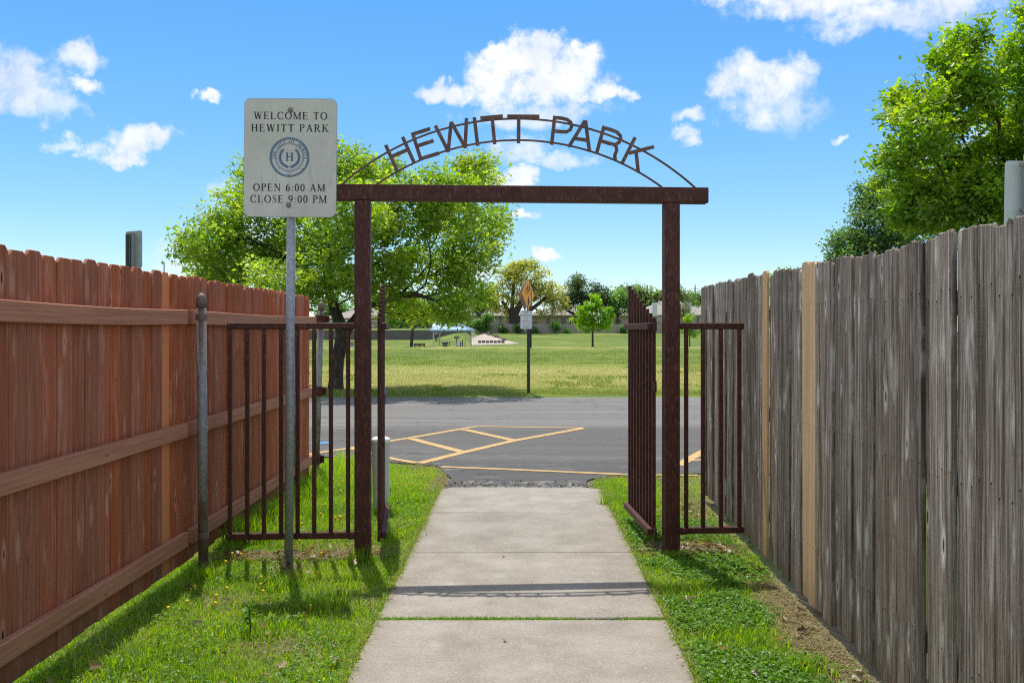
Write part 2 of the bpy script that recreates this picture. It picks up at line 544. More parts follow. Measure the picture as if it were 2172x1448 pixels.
def plain(name, col, rough=0.6, metal=0.0, var=0.12, scale=8):
    @material(name)
    def _(t):
        n = t.noise(t.obj(), scale, 4, 0.6)
        c = t.mix(n, tuple(v * (1 - var) for v in col), tuple(min(1, v * (1 + var)) for v in col))
        t.out(t.principled(c, rough, metal))


plain("pale_aluminium", (0.56, 0.59, 0.585), 0.5, 0.1)
plain("black_print", (0.012, 0.012, 0.013), 0.6)
plain("blue_print", (0.016, 0.095, 0.27), 0.55)
plain("white_reflective", (0.72, 0.72, 0.73), 0.4)
plain("dark_red_print", (0.10, 0.025, 0.03), 0.6)
plain("orange_reflective", (0.95, 0.345, 0.005), 0.4)
plain("bolt_steel", (0.24, 0.20, 0.155), 0.5, 0.4, 0.5, 60)
plain("marker_plastic", (0.50, 0.565, 0.53), 0.45, 0, 0.06)
plain("marker_cap_plastic", (0.74, 0.78, 0.77), 0.4, 0, 0.04)
plain("blue_roof_steel", (0.22, 0.36, 0.50), 0.45, 0.1, 0.1, 2)
plain("cream_steel", (0.50, 0.50, 0.45), 0.6)
plain("black_plastic", (0.03, 0.032, 0.034), 0.5)
plain("grey_plastic", (0.20, 0.215, 0.225), 0.6)
plain("brown_slat", (0.13, 0.08, 0.05), 0.8, 0, 0.4, 30)
plain("tan_shingle", (0.30, 0.265, 0.235), 0.9, 0, 0.18, 3)
plain("grey_shingle", (0.16, 0.155, 0.16), 0.9, 0, 0.18, 3)
plain("tan_siding", (0.58, 0.49, 0.39), 0.85, 0, 0.1, 2)
plain("fascia_paint", (0.42, 0.37, 0.31), 0.7)
plain("white_siding", (0.60, 0.62, 0.62), 0.7)
plain("window_glass", (0.025, 0.03, 0.035), 0.15)
plain("window_blind", (0.42, 0.43, 0.43), 0.6)
plain("frame_paint", (0.52, 0.50, 0.47), 0.6)
plain("pole_wood", (0.09, 0.075, 0.065), 0.9)
plain("grey_lumber", (0.30, 0.262, 0.235), 0.9, 0, 0.3, 2)
plain("dandelion_petal", (0.75, 0.55, 0.02), 0.7)
plain("brass", (0.35, 0.27, 0.14), 0.4, 0.7)


@material("brick")
def _(t):
    o = t.obj()
    x, y, z = t.sep(o)
    b = t.new('ShaderNodeTexBrick')
    t.put(b.inputs['Vector'], t.comb(t.math('ADD', x, y), z, 0))
    b.inputs['Scale'].default_value = 4.2
    t.put(b.inputs['Color1'], (0.42, 0.32, 0.25))
    t.put(b.inputs['Color2'], (0.30, 0.235, 0.19))
    t.put(b.inputs['Mortar'], (0.36, 0.32, 0.27))
    b.inputs['Mortar Size'].default_value = 0.03
    n = t.noise(o, 1.5, 5, 0.7)
    c = t.mix(t.smooth(n, 0.45, 0.7, 0, 0.5), b.outputs[0], (0.37, 0.31, 0.245))
    t.out(t.principled(c, 0.9))


@material("wall_blocks")
def _(t):
    o = t.obj()
    x, y, z = t.sep(o)
    b = t.new('ShaderNodeTexBrick')
    t.put(b.inputs['Vector'], t.comb(x, z, 0))
    b.inputs['Scale'].default_value = 2.5
    t.put(b.inputs['Color1'], (0.115, 0.105, 0.10))
    t.put(b.inputs['Color2'], (0.19, 0.175, 0.165))
    t.put(b.inputs['Mortar'], (0.06, 0.055, 0.05))
    b.inputs['Mortar Size'].default_value = 0.03
    n = t.noise(o, 2.5, 5, 0.7)
    c = t.mix(t.smooth(n, 0.5, 0.75, 0, 0.5), b.outputs[0], (0.24, 0.225, 0.21))
    t.out(t.principled(c, 0.95))


@material("bark")
def _(t):
    o = t.obj()
    v = t.mapping(o, (9, 9, 2.2))
    n = t.noise(v, 2.2, 6, 0.7, 0.6)
    c = t.ramp(n, [(0.3, (0.022, 0.018, 0.014)), (0.5, (0.062, 0.052, 0.043)), (0.7, (0.15, 0.13, 0.11))])
    t.out(t.principled(c, 0.95, normal=t.bump(n, 1.0, 0.04), spec=0.15))


def leafy(name, trans=0.42, gloss=0.06, yellow=1.0):
    @material(name)
    def _(t):
        a = t.new('ShaderNodeAttribute', attribute_name='tint').outputs['Color']
        d = t.new('ShaderNodeBsdfDiffuse')
        t.put(d.inputs[0], a)
        tr = t.new('ShaderNodeBsdfTranslucent')
        t.put(tr.inputs[0], t.hsv(t.mix(1.0, a, (1.55 * yellow, 1.75, 0.75), 'MULTIPLY'), s=1.05))
        m = t.new('ShaderNodeMixShader')
        m.inputs[0].default_value = trans
        t.nt.links.new(d.outputs[0], m.inputs[1])
        t.nt.links.new(tr.outputs[0], m.inputs[2])
        g = t.new('ShaderNodeBsdfGlossy')
        g.inputs['Roughness'].default_value = 0.42
        t.put(g.inputs[0], (0.9, 0.95, 0.85))
        m2 = t.new('ShaderNodeMixShader')
        m2.inputs[0].default_value = gloss
        t.nt.links.new(m.outputs[0], m2.inputs[1])
        t.nt.links.new(g.outputs[0], m2.inputs[2])
        t.out(m2.outputs[0])


leafy("leaf", 0.55, 0.045)
leafy("dull_leaf", 0.5, 0.04)
leafy("blade", 0.48, 0.025)


# ------------------------------------------------------------------ geometry helpers
def tag(o, label=None, cat=None, group=None, kind=None):
    if label:
        o["label"] = label
    if cat:
        o["category"] = cat
    if group:
        o["group"] = group
    if kind:
        o["kind"] = kind
    return o


def empty(name, loc, label, cat, group=None, rz=0.0):
    o = bpy.data.objects.new(name, None)
    o.empty_display_size = 0.2
    COL.objects.link(o)
    o.location = loc
    o.rotation_euler = (0, 0, rz)
    return tag(o, label, cat, group)


def link(name, me, mat, parent=None, loc=None, rot=None):
    o = bpy.data.objects.new(name, me)
    COL.objects.link(o)
    if mat is not None and len(me.materials) == 0:
        me.materials.append(MATS[mat])
    if parent:
        o.parent = parent
    if loc is not None:
        o.location = loc
    if rot is not None:
        o.rotation_euler = rot
    return o


class MB:
    """Collects shapes and links them as ONE mesh object."""

    def __init__(self):
        self.v, self.f = [], []

    def add(self, vs, fs):
        k = len(self.v)
        self.v += [tuple(p) for p in vs]
        self.f += [tuple(i + k for i in f) for f in fs]
        return self

    def box(self, c, s, rot=None):
        hx, hy, hz = s[0] / 2, s[1] / 2, s[2] / 2
        vs = [Vector((x, y, z)) for x in (-hx, hx) for y in (-hy, hy) for z in (-hz, hz)]
        if rot is not None:
            M = rot if isinstance(rot, Matrix) else Matrix.Rotation(rot, 3, 'Z')
            vs = [M @ v for v in vs]
        c = Vector(c)
        return self.add([c + v for v in vs], [(0, 1, 3, 2), (4, 6, 7, 5), (0, 4, 5, 1), (2, 3, 7, 6), (0, 2, 6, 4), (1, 5, 7, 3)])

    def bar(self, a, b, w, h, up=(0, 0, 1)):
        """Rectangular bar from a to b; w across, h along 'up'."""
        a, b = Vector(a), Vector(b)
        d = (b - a)
        L = d.length
        d.normalize()
        s = d.cross(Vector(up))
        if s.length < 1e-6:
            s = d.cross(Vector((0, 1, 0)))
        s.normalize()
        u = s.cross(d).normalized()
        M = Matrix((s, d, u)).transposed()
        return self.box((a + b) / 2, (w, L, h), M)

    def tube(self, a, b, r0, r1=None, n=10, caps=True):
        return self.path([a, b], [r0, r0 if r1 is None else r1], n, caps)

    def path(self, pts, rad, n=8, caps=True):
        pts = [Vector(p) for p in pts]
        ring0 = len(self.v)
        ref = None
        vs, fs = [], []
        for i, p in enumerate(pts):
            d = (pts[min(i + 1, len(pts) - 1)] - pts[max(i - 1, 0)]).normalized()
            if ref is None:
                ref = Vector((1, 0, 0)) if abs(d.x) < 0.9 else Vector((0, 1, 0))
            s = d.cross(ref).normalized()
            u = s.cross(d).normalized()
            ref = u.cross(s) * 0 + u.cross(s) if False else ref
            for k in range(n):
                a = 2 * math.pi * k / n
                vs.append(p + (s * math.cos(a) + u * math.sin(a)) * rad[i])
        for i in range(len(pts) - 1):
            for k in range(n):
                a, b = i * n + k, i * n + (k + 1) % n
                fs.append((a, b, b + n, a + n))
        if caps:
            fs.append(tuple(reversed(range(n))))
            fs.append(tuple((len(pts) - 1) * n + k for k in range(n)))
        return self.add(vs, fs)

    def lathe(self, c, prof, n=16):
        c = Vector(c)
        vs, fs = [], []
        for r, z in prof:
            for k in range(n):
                a = 2 * math.pi * k / n
                vs.append(c + Vector((r * math.cos(a), r * math.sin(a), z)))
        for i in range(len(prof) - 1):
            for k in range(n):
                a, b = i * n + k, i * n + (k + 1) % n
                fs.append((a, b, b + n, a + n))
        fs.append(tuple((len(prof) - 1) * n + k for k in range(n)))
        fs.append(tuple(reversed(range(n))))
        return self.add(vs, fs)

    def prism(self, poly, d0, d1):
        """poly in the x-z plane, extruded in y from d0 to d1."""
        n = len(poly)
        vs = [(x, d0, z) for x, z in poly] + [(x, d1, z) for x, z in poly]
        fs = [tuple(range(n)), tuple(reversed(range(n, 2 * n)))]
        for i in range(n):
            j = (i + 1) % n
            fs.append((j, i, i + n, j + n))
        return self.add(vs, fs)

    def mesh(self, name, bevel=0.0, smooth=False, seg=1):
        me = bpy.data.meshes.new(name)
        me.from_pydata([tuple(v) for v in self.v], [], self.f)
        if bevel:
            bm = bmesh.new()
            bm.from_mesh(me)
            es = [e for e in bm.edges if len(e.link_faces) == 2 and e.calc_face_angle(0) > 0.6]
            bmesh.ops.bevel(bm, geom=es, offset=bevel, segments=seg, affect='EDGES', profile=0.6)
            bm.to_mesh(me)
            bm.free()
        bm = bmesh.new()
        bm.from_mesh(me)
        bmesh.ops.recalc_face_normals(bm, faces=bm.faces)
        bm.to_mesh(me)
        bm.free()
        if smooth:
            me.polygons.foreach_set('use_smooth', [True] * len(me.polygons))
        me.update()
        return me

    def build(self, name, mat, parent=None, bevel=0.0, smooth=False, seg=1, loc=None, rot=None):
        return link(name, self.mesh(name, bevel, smooth, seg), mat, parent, loc, rot)


def arrays_mesh(name, V, F, tint=None, attr='tint', smooth=False):
    """Fast mesh from numpy arrays: V (n,3), F (m,k)."""
    me = bpy.data.meshes.new(name)
    V = np.ascontiguousarray(V, dtype=np.float32)
    F = np.ascontiguousarray(F, dtype=np.int32)
    m, k = F.shape
    me.vertices.add(len(V))
    me.vertices.foreach_set('co', V.ravel())
    me.loops.add(m * k)
    me.loops.foreach_set('vertex_index', F.ravel())
    me.polygons.add(m)
    me.polygons.foreach_set('loop_start', np.arange(0, m * k, k, dtype=np.int32))
    if smooth:
        me.polygons.foreach_set('use_smooth', np.ones(m, dtype=bool))
    if tint is not None:
        if tint.ndim == 1:
            a = me.attributes.new(attr, 'FLOAT', 'POINT')
            a.data.foreach_set('value', np.ascontiguousarray(tint, dtype=np.float32))
        else:
            a = me.attributes.new(attr, 'FLOAT_COLOR', 'POINT')
            c = np.ones((len(V), 4), dtype=np.float32)
            c[:, :3] = tint
            a.data.foreach_set('color', c.ravel())
    me.update(calc_edges=True)
    return me


def P(px, py, Y):
    """The point at depth Y that the photograph shows at pixel (px, py)."""
    return Vector(((px - VX) * Y / FPX, Y, CAMH - (py - VY) * Y / FPX))


def G(px, py, z=0.0):
    """The point of the level z that the photograph shows at pixel (px, py)."""
    Y = (CAMH - z) * FPX / (py - VY)
    return Vector(((px - VX) * Y / FPX, Y, z))


def vnoise(x, y, scale, seed=0, octaves=3):
    """Smooth value noise on arrays, about 0..1."""
    out, amp, tot = 0, 1.0, 0
    for o in range(octaves):
        g = np.random.default_rng(seed + o * 17).random((64, 64))
        u, v = np.asarray(x) * scale, np.asarray(y) * scale
        i, j = np.floor(u).astype(int), np.floor(v).astype(int)
        fu, fv = u - i, v - j
        fu, fv = fu * fu * (3 - 2 * fu), fv * fv * (3 - 2 * fv)
        a, b = g[i % 64, j % 64], g[(i + 1) % 64, j % 64]
        c, d = g[i % 64, (j + 1) % 64], g[(i + 1) % 64, (j + 1) % 64]
        out = out + amp * ((a * (1 - fu) + b * fu) * (1 - fv) + (c * (1 - fu) + d * fu) * fv)
        tot += amp
        amp *= 0.5
        scale *= 2
    return out / tot


def smoothstep(a, b, x):
    t = np.clip((np.asarray(x, dtype=float) - a) / (b - a), 0, 1)
    return t * t * (3 - 2 * t)


# ------------------------------------------------------------------ terrain
PROF = [(-60, -.03), (21.4, -.03), (22.2, 0.02), (60, 0.02), (84, 0.03), (88, -.02), (96, -.35), (118, -1.0), (138, -1.0), (150, -.85), (168, -.11),
        (185, 1.03), (230, 1.1), (400, 0.5), (1500, 0)]
PY = np.array([p[0] for p in PROF], float)
PZ = np.array([p[1] for p in PROF], float)


def zt(X, Y):
    X, Y = np.asarray(X, float), np.asarray(Y, float)
    z = np.interp(Y, PY, PZ)
    # the lawn above the block wall on the left, and the bank that buries the wall's right end
    up = smoothstep(168.3, 168.4, Y) * smoothstep(-8.6, -9.4, X)
    z = np.where(up > 0, z * (1 - up) + up * (1.52 + 0.03 * (np.clip(Y, 168, 182) - 168)), z)
    bank = smoothstep(-17.0, -11.0, X) * smoothstep(-8.0, -9.8, X) * smoothstep(150, 166, Y) * (1 - smoothstep(168, 180, Y))
    z = z + bank * 1.2 * (up < 0.5)
    far = smoothstep(24, 34, Y)
    return z + far * 0.05 * (vnoise(X, Y, 0.12, 5) - 0.5)


def far_ground(px, py):
    """Point of the terrain beyond the crest that the photograph shows at (px, py)."""
    for Y in np.arange(100, 260, 0.2):
        p = P(px, py, Y)
        if p.z <= float(zt(p.x, Y)):
            return Vector((p.x, Y, float(zt(p.x, Y))))
    return P(px, py, 185)


def grid(name, xs, ys, mat, kind='structure', dz=0.0, green=None):
    XX, YY = np.meshgrid(xs, ys)
    ZZ = zt(XX, YY) + dz
    V = np.stack([XX.ravel(), YY.ravel(), ZZ.ravel()], 1)
    nx, ny = len(xs), len(ys)
    i = np.arange(nx * ny).reshape(ny, nx)
    F = np.stack([i[:-1, :-1].ravel(), i[:-1, 1:].ravel(), i[1:, 1:].ravel(), i[1:, :-1].ravel()], 1)
    me = arrays_mesh(name, V, F, None, smooth=True)
    o = link(name, me, mat)
    o["kind"] = kind
    return o, V


ys = np.concatenate([np.arange(21.0, 80, 1.0), np.arange(80, 168, 1.25), [168.2, 168.3, 168.4, 168.5], np.arange(169, 190, 1.25), [195, 210, 230, 260, 330, 400, 700, 1500]])
xs = np.concatenate([[-1200, -500, -250, -160, -120], np.arange(-90, -20, 3.0), np.arange(-20, 20.01, 0.4), np.arange(22, 90, 3.0), [120, 160, 250, 500, 1200]])
grid("field", xs, ys, "turf")


def wob(y, seed, a=0.02, s=3.0):
    return a * 2 * (vnoise(np.asarray(y) + 50, np.zeros_like(np.asarray(y, float)) + seed, s, seed) - 0.5)


# left and right edge of the asphalt apron / grass strips, from the photograph
EDGE = [(-40, 11.2), (-8, 11.0)] + [(G(x, y, -.02).x, G(x, y, -.02).y) for x, y in
        [(695, 968), (760, 974), (827, 979), (885, 984), (922, 986), (938, 994), (948, 1003), (958, 1015), (950, 1026), (944, 1036)]] + \
       [(0.62, 8.955)] + [(G(x, y, -.02).x, G(x, y, -.02).y) for x, y in [(1247, 1030), (1243, 1020), (1262, 1013), (1303, 1007), (1390, 1004), (1484, 1003)]] + \
       [(3.5, 9.9), (6.6, 9.95)]


def edge_y(x):
    ex = np.array([e[0] for e in EDGE])
    ey = np.array([e[1] for e in EDGE])
    o = np.argsort(ex)
    return np.interp(x, ex[o], ey[o])


def flat_poly(name, pts, z, mat, parent=None, kind=None):
    me = bpy.data.meshes.new(name)
    bm = bmesh.new()
    vs = [bm.verts.new((x, y, z)) for x, y in pts]
    f = bm.faces.new(vs)
    f.normal_update()
    if f.normal.z < 0:
        f.normal_flip()
    bmesh.ops.triangulate(bm, faces=[f])
    bm.to_mesh(me)
    bm.free()
    o = link(name, me, mat, parent)
    if kind:
        o["kind"] = kind
    return o


# near ground: one sheet under paths, fences and grass strips
def near_ground():
    xs = np.concatenate([[-700, -200, -60, -20, -10, -5], np.arange(-3, 3.01, 0.06), [5, 10, 20, 60, 200, 700]])
    ys = np.concatenate([[-60, -20, -8, -4], np.arange(-2, 11.6, 0.06), [14, 18, 21.6]])
    XX, YY = np.meshgrid(xs, ys)
    ZZ = -0.035 + 0.014 * (vnoise(XX, YY, 2.2, 3) - 0.5) + 0 * XX
    under = (YY > 11.8)
    ZZ[under] = -0.06
    V = np.stack([XX.ravel(), YY.ravel(), ZZ.ravel()], 1)
    nx, ny = len(xs), len(ys)
    i = np.arange(nx * ny).reshape(ny, nx)
    F = np.stack([i[:-1, :-1].ravel(), i[:-1, 1:].ravel(), i[1:, 1:].ravel(), i[1:, :-1].ravel()], 1)
    gr = 0.95 * grass_density(V[:, 0], V[:, 1])
    gr = np.where((V[:, 0] > 2.2) | (V[:, 0] < -2.6), 0.92, gr)
    o = link("ground", arrays_mesh("ground", V, F, gr, 'green', True), "soil")
    o["kind"] = 'structure'


def path_l(y):
    return -0.752 + wob(y, 21, 0.010, 4.5)


def path_r(y):
    return 0.752 + wob(y, 22, 0.007, 4.5)


def grass_density(x, y):
    """0..1: how thickly grass covers the strips beside the path."""
    x, y = np.asarray(x, float), np.asarray(y, float)
    n = vnoise(x, y, 1.7, 31)
    n2 = vnoise(x, y, 6.0, 41)
    d = 0.80 + 0.8 * (n - 0.45) + 0.6 * (n2 - 0.5)
    d = np.clip(d, 0.12, 1)
    L = x < 0
    # bare, leaf-strewn soil under the left panel and round the sign pole
    bare = np.exp(-((x + 1.75) / .45) ** 2 - ((y - 6.33) / .16) ** 2) + 0.9 * np.exp(-((x + 1.12) / .3) ** 2 - ((y - 6.42) / .14) ** 2) \
        + 0.9 * np.exp(-((x + 1.5) / .13) ** 2 - ((y - 6.02) / .1) ** 2) + 0.5 * np.exp(-((x + 1.2) / .25) ** 2 - ((y - 4.5) / .25) ** 2)
    # right: under the panel, along the weathered fence
    bare = bare + (~L) * (1.1 * np.exp(-((x - 1.28) / .3) ** 2 - ((y - 6.55) / .16) ** 2) + 0.8 * np.exp(-((x - .95) / .12) ** 2 - ((y - 6.55) / .2) ** 2))
    fx = 1.50 + 0.016 * (y - 3)
    bare = bare + (~L) * (1.0 * smoothstep(fx - 0.30, fx - 0.06, x + 0.22 * (n - .5)) * smoothstep(6.6, 5.2, y) + 0.5 * smoothstep(fx - .4, fx - .1, x) * smoothstep(6.6, 7.0, y))
    d = d * np.clip(1 - bare, 0.03, 1)
    # worn, pebbly rim against the asphalt
    e = edge_y(x)
    d = d * (1 - 0.75 * smoothstep(e - 0.35, e - 0.02, y + 0.3 * (n2 - .5)))
    corner = np.exp(-((x + .78) / .16) ** 2 - ((y - 9.4) / .55) ** 2) + .6 * np.exp(-((x - .72) / .12) ** 2 - ((y - 9.0) / .3) ** 2)
    d = d * np.clip(1 - corner, .15, 1)
    return np.clip(d, 0, 1)


near_ground()

# parking lot
NEAR = []
for k in range(len(EDGE) - 1):
    (x0, y0), (x1, y1) = EDGE[k], EDGE[k + 1]
    n = max(1, min(14, int(math.hypot(x1 - x0, y1 - y0) / 0.05))) if max(abs(x0), abs(x1)) < 6 else 1
    for q in range(n):
        t_ = q / n
        jx, jy = ((random.uniform(-.012, .012), random.uniform(-.012, .012)) if n > 1 else (0, 0))
        NEAR.append((x0 + (x1 - x0) * t_ + jx, y0 + (y1 - y0) * t_ + jy))
NEAR.append(EDGE[-1])
FAR = [(6.6, 21.7)] + [(x, 21.7 + 0.10 * (float(vnoise(x, 0, 1.1, 77)) - .5) + (0.02 * (float(vnoise(x, 0, 7.0, 78)) - .5))) for x in np.arange(6.4, -16.1, -0.2)] + [(-40, 21.7)]
lot = flat_poly("parking_lot", NEAR + FAR, -0.02, "asphalt", kind='structure')

# crumbled rim where the asphalt meets the path
pts = [(-.66, 8.955), (.6, 8.955), (.66, 9.15), (.62, 9.34), (.3, 9.42), (.0, 9.36), (-.3, 9.45), (-.58, 9.4), (-.72, 9.2)]
rim = []
for k in range(len(pts)):
    a, b = pts[k], pts[(k + 1) % len(pts)]
    for q in range(8):
        rim.append((a[0] + (b[0] - a[0]) * q / 8 + random.uniform(-.015, .015), a[1] + (b[1] - a[1]) * q / 8 + (0 if k == 0 else random.uniform(-.02, .02))))
flat_poly("crumbled_edge", rim, -0.015, "crumbled_asphalt", lot)
m = MB()
for _ in range(150):
    x, y = random.uniform(-.75, .72), 8.97 + abs(random.gauss(0, .2))
    s = random.uniform(.004, .013)
    m.box((x, y, -.013 + s * .2), (s * random.uniform(.7, 1.5), s, s * .7), Matrix.Rotation(random.uniform(0, 6), 3, (random.random(), random.random(), 1)))
tag(m.build("loose_stones", "crumbled_asphalt"), kind='stuff')


def marking(pairs, w=0.10, mat="yellow_paint", z=-0.016):
    a = [G(px, py, -.02) for px, py in pairs]
    top, bot = [], []
    pts2 = []
    for k in range(len(a) - 1):
        n = max(2, int((a[k + 1] - a[k]).length / .12))
        for q in range(n):
            pts2.append(a[k].lerp(a[k + 1], q / n))
    pts2.append(a[-1])
    for k, p in enumerate(pts2):
        d = (pts2[min(k + 1, len(pts2) - 1)] - pts2[max(k - 1, 0)]).normalized()
        s = Vector((-d.y, d.x, 0))
        j0, j1 = random.uniform(-.006, .006), random.uniform(-.006, .006)
        top.append((*(p + s * (w / 2 + j0)).xy, z))
        bot.append((*(p - s * (w / 2 + j1)).xy, z))
    mb = MB()
    n = len(top)
    mb.add(top + bot, [(i, i + 1, n + i + 1, n + i) for i in range(n - 1)])
    me = mb.mesh("marking_line")
    if me.polygons[0].normal.z < 0:
        me.flip_normals()
    return link("marking_line", me, mat, lot)


marking([(640, 966), (695, 957), (748, 949.5), (829, 935), (867, 929), (1008, 904.5)], .11)
marking([(1006, 904.2), (1238, 907.6)], .11, z=-.0155)
marking([(1236, 908.5), (1088, 935), (978, 960.5), (890, 982.5)], .13, z=-.015)
marking([(872, 930.5), (982, 959)], .14, z=-.0145)
marking([(984, 911), (1090, 934)], .14, z=-.0145)
marking([(936, 990), (1100, 996.5), (1318, 1006)], .095, z=-.015)
marking([(745, 951), (790, 962), (828, 972), (884, 982)], .10, z=-.0145)
marking([(1437, 987), (1500, 953)], .13)
marking([(1455, 977), (1520, 974)], .09, z=-.0155)
marking([(1318, 1006), (1480, 1008)], .08)
marking([(660, 941), (700, 938)], .25, "blue_paint")

# ------------------------------------------------------------------ path of concrete slabs
path = bpy.data.objects.new("path", None)
COL.objects.link(path)
path["kind"] = 'structure'
JOINTS = [-4.0, -1.0, 1.9, 4.868, 6.325, 7.705, 8.95]
for k in range(len(JOINTS) - 1):
    y0, y1 = JOINTS[k], JOINTS[k + 1]
    gap = 0.014 if k in (2, 3) else 0.006
    g0 = 0.018 if k == 3 else gap / 2
    g1 = 0.018 if k == 2 else (0 if k == len(JOINTS) - 2 else gap / 2)
    n = 26
    yy = np.linspace(y0 + g0, y1 - g1, n)
    L = [(float(path_l(y)) + random.uniform(-.004, .004), float(y)) for y in yy]
    Rr = [(float(path_r(y)) + random.uniform(-.003, .003), float(y)) for y in yy]
    if k == len(JOINTS) - 2:       # the last slab's far corners are broken off
        L[-1] = (L[-1][0] + .1, L[-1][1]); L[-2] = (L[-2][0] + .05, L[-2][1] - .01)
        Rr[-1] = (Rr[-1][0] - .13, Rr[-1][1]); Rr[-2] = (Rr[-2][0] - .08, Rr[-2][1] - .01)
    tiltx = random.uniform(-.003, .003)
    vs = [(x, y, tiltx * x) for x, y in L] + [(x, y, tiltx * x) for x, y in Rr]
    vb = [(x, y, -.1) for x, y, z in vs]
    fs = [(i, n + i, n + i + 1, i + 1) for i in range(n - 1)]
    N = 2 * n
    fs += [(N + i, N + i + 1, N + n + i + 1, N + n + i) for i in range(n - 1)]
    fs += [(i, i + 1, N + i + 1, N + i) for i in range(n - 1)] + [(n + i + 1, n + i, N + n + i, N + n + i + 1) for i in range(n - 1)]
    fs += [(0, N, N + n, n), (n - 1, 2 * n - 1, N + 2 * n - 1, N + n - 1)]
    mb = MB().add(vs + vb, fs)
    mb.build("slab", "concrete", path, bevel=0.006 if k in (2, 3) else 0.003)


# ------------------------------------------------------------------ fences
def board_mesh(name, w, h, th, ear, rough=0.0, seed=0, round_=False):
    """One picket: local x through its thickness, y across, z up; top corners cut or worn round."""
    rd = random.Random(seed)
    hw = w / 2
    if not round_:
        prof = [(-hw, 0), (hw, 0), (hw, h - ear), (hw - ear, h), (-hw + ear, h), (-hw, h - ear)]
    else:
        prof = [(-hw, 0), (hw, 0), (hw, h * .5), (hw, h - ear)]
        for a in (20, 50, 75):
            prof.append((hw - ear * (1 - math.cos(R(a))), h - ear + ear * math.sin(R(a))))
        for q in (0.35, 0.0, -0.35):
            prof.append((q * w, h + rd.uniform(-rough, rough)))
        for a in (75, 50, 20):
            prof.append((-hw + ear * (1 - math.cos(R(a))), h - ear + ear * math.sin(R(a)) + rd.uniform(-rough, rough) * .6))
        prof += [(-hw, h - ear), (-hw, h * .5)]
    mb = MB()
    n = len(prof)
    vs = [(-th / 2, y, z) for y, z in prof] + [(th / 2, y, z) for y, z in prof]
    fs = [tuple(range(n)), tuple(reversed(range(n, 2 * n)))] + [((i + 1) % n, i, i + n, (i + 1) % n + n) for i in range(n)]
    mb.add(vs, fs)
    return mb.mesh(name, bevel=0.0045 if round_ else 0.0025)


XL = -2.14
lf = empty("wooden_fence", (XL, 5, 0), "red-brown stained picket fence on three rails, left of the path", "fence")


def lchild(name, me, mat, world, rot=None):
    return link(name, me, mat, lf, Vector(world) - Vector((XL, 5, 0)), rot)


PW = 0.1385
ltempl = []
y = -1.35
ORANGE = 5.63
k0 = round((ORANGE - y) / PW)
y = ORANGE - k0 * PW
lm = {}
while y < 9.5:
    isor = abs(y - ORANGE) < PW / 2
    w = PW - random.choice([.002, .003, .005, .008])
    key = ("o" if isor else round(w, 4), random.randrange(3))
    if key not in lm:
        mt = board_mesh("board", w, 1.82 + key[1] * .004, .017, .024, seed=len(lm))
        mt.materials.append(MATS["bare_cedar_board" if isor else "red_brown_board"])
        lm[key] = mt
    o = lchild("board", lm[key], None, (XL - .0085 + random.uniform(-.007, .0025), y, .025 + random.uniform(-.006, .008)), (0, random.uniform(-.002, .002), random.uniform(-.03, .03)))
    if isor:
        o["label"] = "unstained orange cedar board"
    y += PW

PLX = -2.03
POSTS = [(-2.03, 3.47 - 2.44), (-2.03, 3.47), (-2.03, 5.93)]
RAILSPAN = [(-1.4, 1.03), (1.03, 3.47), (3.47, 5.93), (5.93, 9.62)]
for zt_, zb_ in ((1.632, 1.541), (.918, .828), (.232, .140)):
    for k, (a, b) in enumerate(RAILSPAN):
        h = zt_ - zb_
        sag = -.012 if zt_ > 1.5 and k > 1 else 0
        a2, b2 = a + (.036 if k else 0), b - .036
        n = 6
        vs, fs = [], []
        for i in range(n + 1):
            t_ = i / n
            yy = a2 + (b2 - a2) * t_ - 5
            zc = (zt_ + zb_) / 2 + sag * 4 * t_ * (1 - t_) + (0.012 * t_ if k == 3 else 0)
            x0, x1 = 0.003, 0.041
            vs += [(x0, yy, zc - h / 2), (x1, yy, zc - h / 2), (x1, yy, zc + h / 2), (x0, yy, zc + h / 2)]
        for i in range(n):
            for q in range(4):
                fs.append((i * 4 + q, i * 4 + (q + 1) % 4, i * 4 + 4 + (q + 1) % 4, i * 4 + 4 + q))
        fs += [(3, 2, 1, 0), tuple(n * 4 + q for q in range(4))]
        MB().add(vs, fs).build("rail", "red_brown_rail", lf, bevel=.004)


def pipe_post(base, top, r, bands):
    base, top = Vector(base), Vector(top)
    off = Vector((XL, 5, 0))
    d = (top - base).normalized()
    m = MB().path([base - off, base.lerp(top, .5) - off, top - off], [r, r, r], 18)
    p = m.build("post", "stained_galvanised_steel", lf, smooth=False)
    for f in p.data.polygons:
        f.use_smooth = len(f.vertices) == 4
    c = MB()
    c.lathe(top - off, [(r * 1.10, -.055), (r * 1.10, -.006), (r * 1.02, .0), (r * 1.02, .004), (r * .9, .018), (r * .62, .030), (r * .3, .037), (r * .05, .039)], 18)
    c.build("cap", "stained_galvanised_steel", p, smooth=True)
    for z in bands:
        t_ = (z - base.z) / (top.z - base.z)
        q = base.lerp(top, t_) - off
        b = MB().lathe(q, [(r * 1.02, -.021), (r * 1.10, -.019), (r * 1.10, .019), (r * 1.02, .021)], 18)
        b.build("bracket", "stained_galvanised_steel", p)
    return p


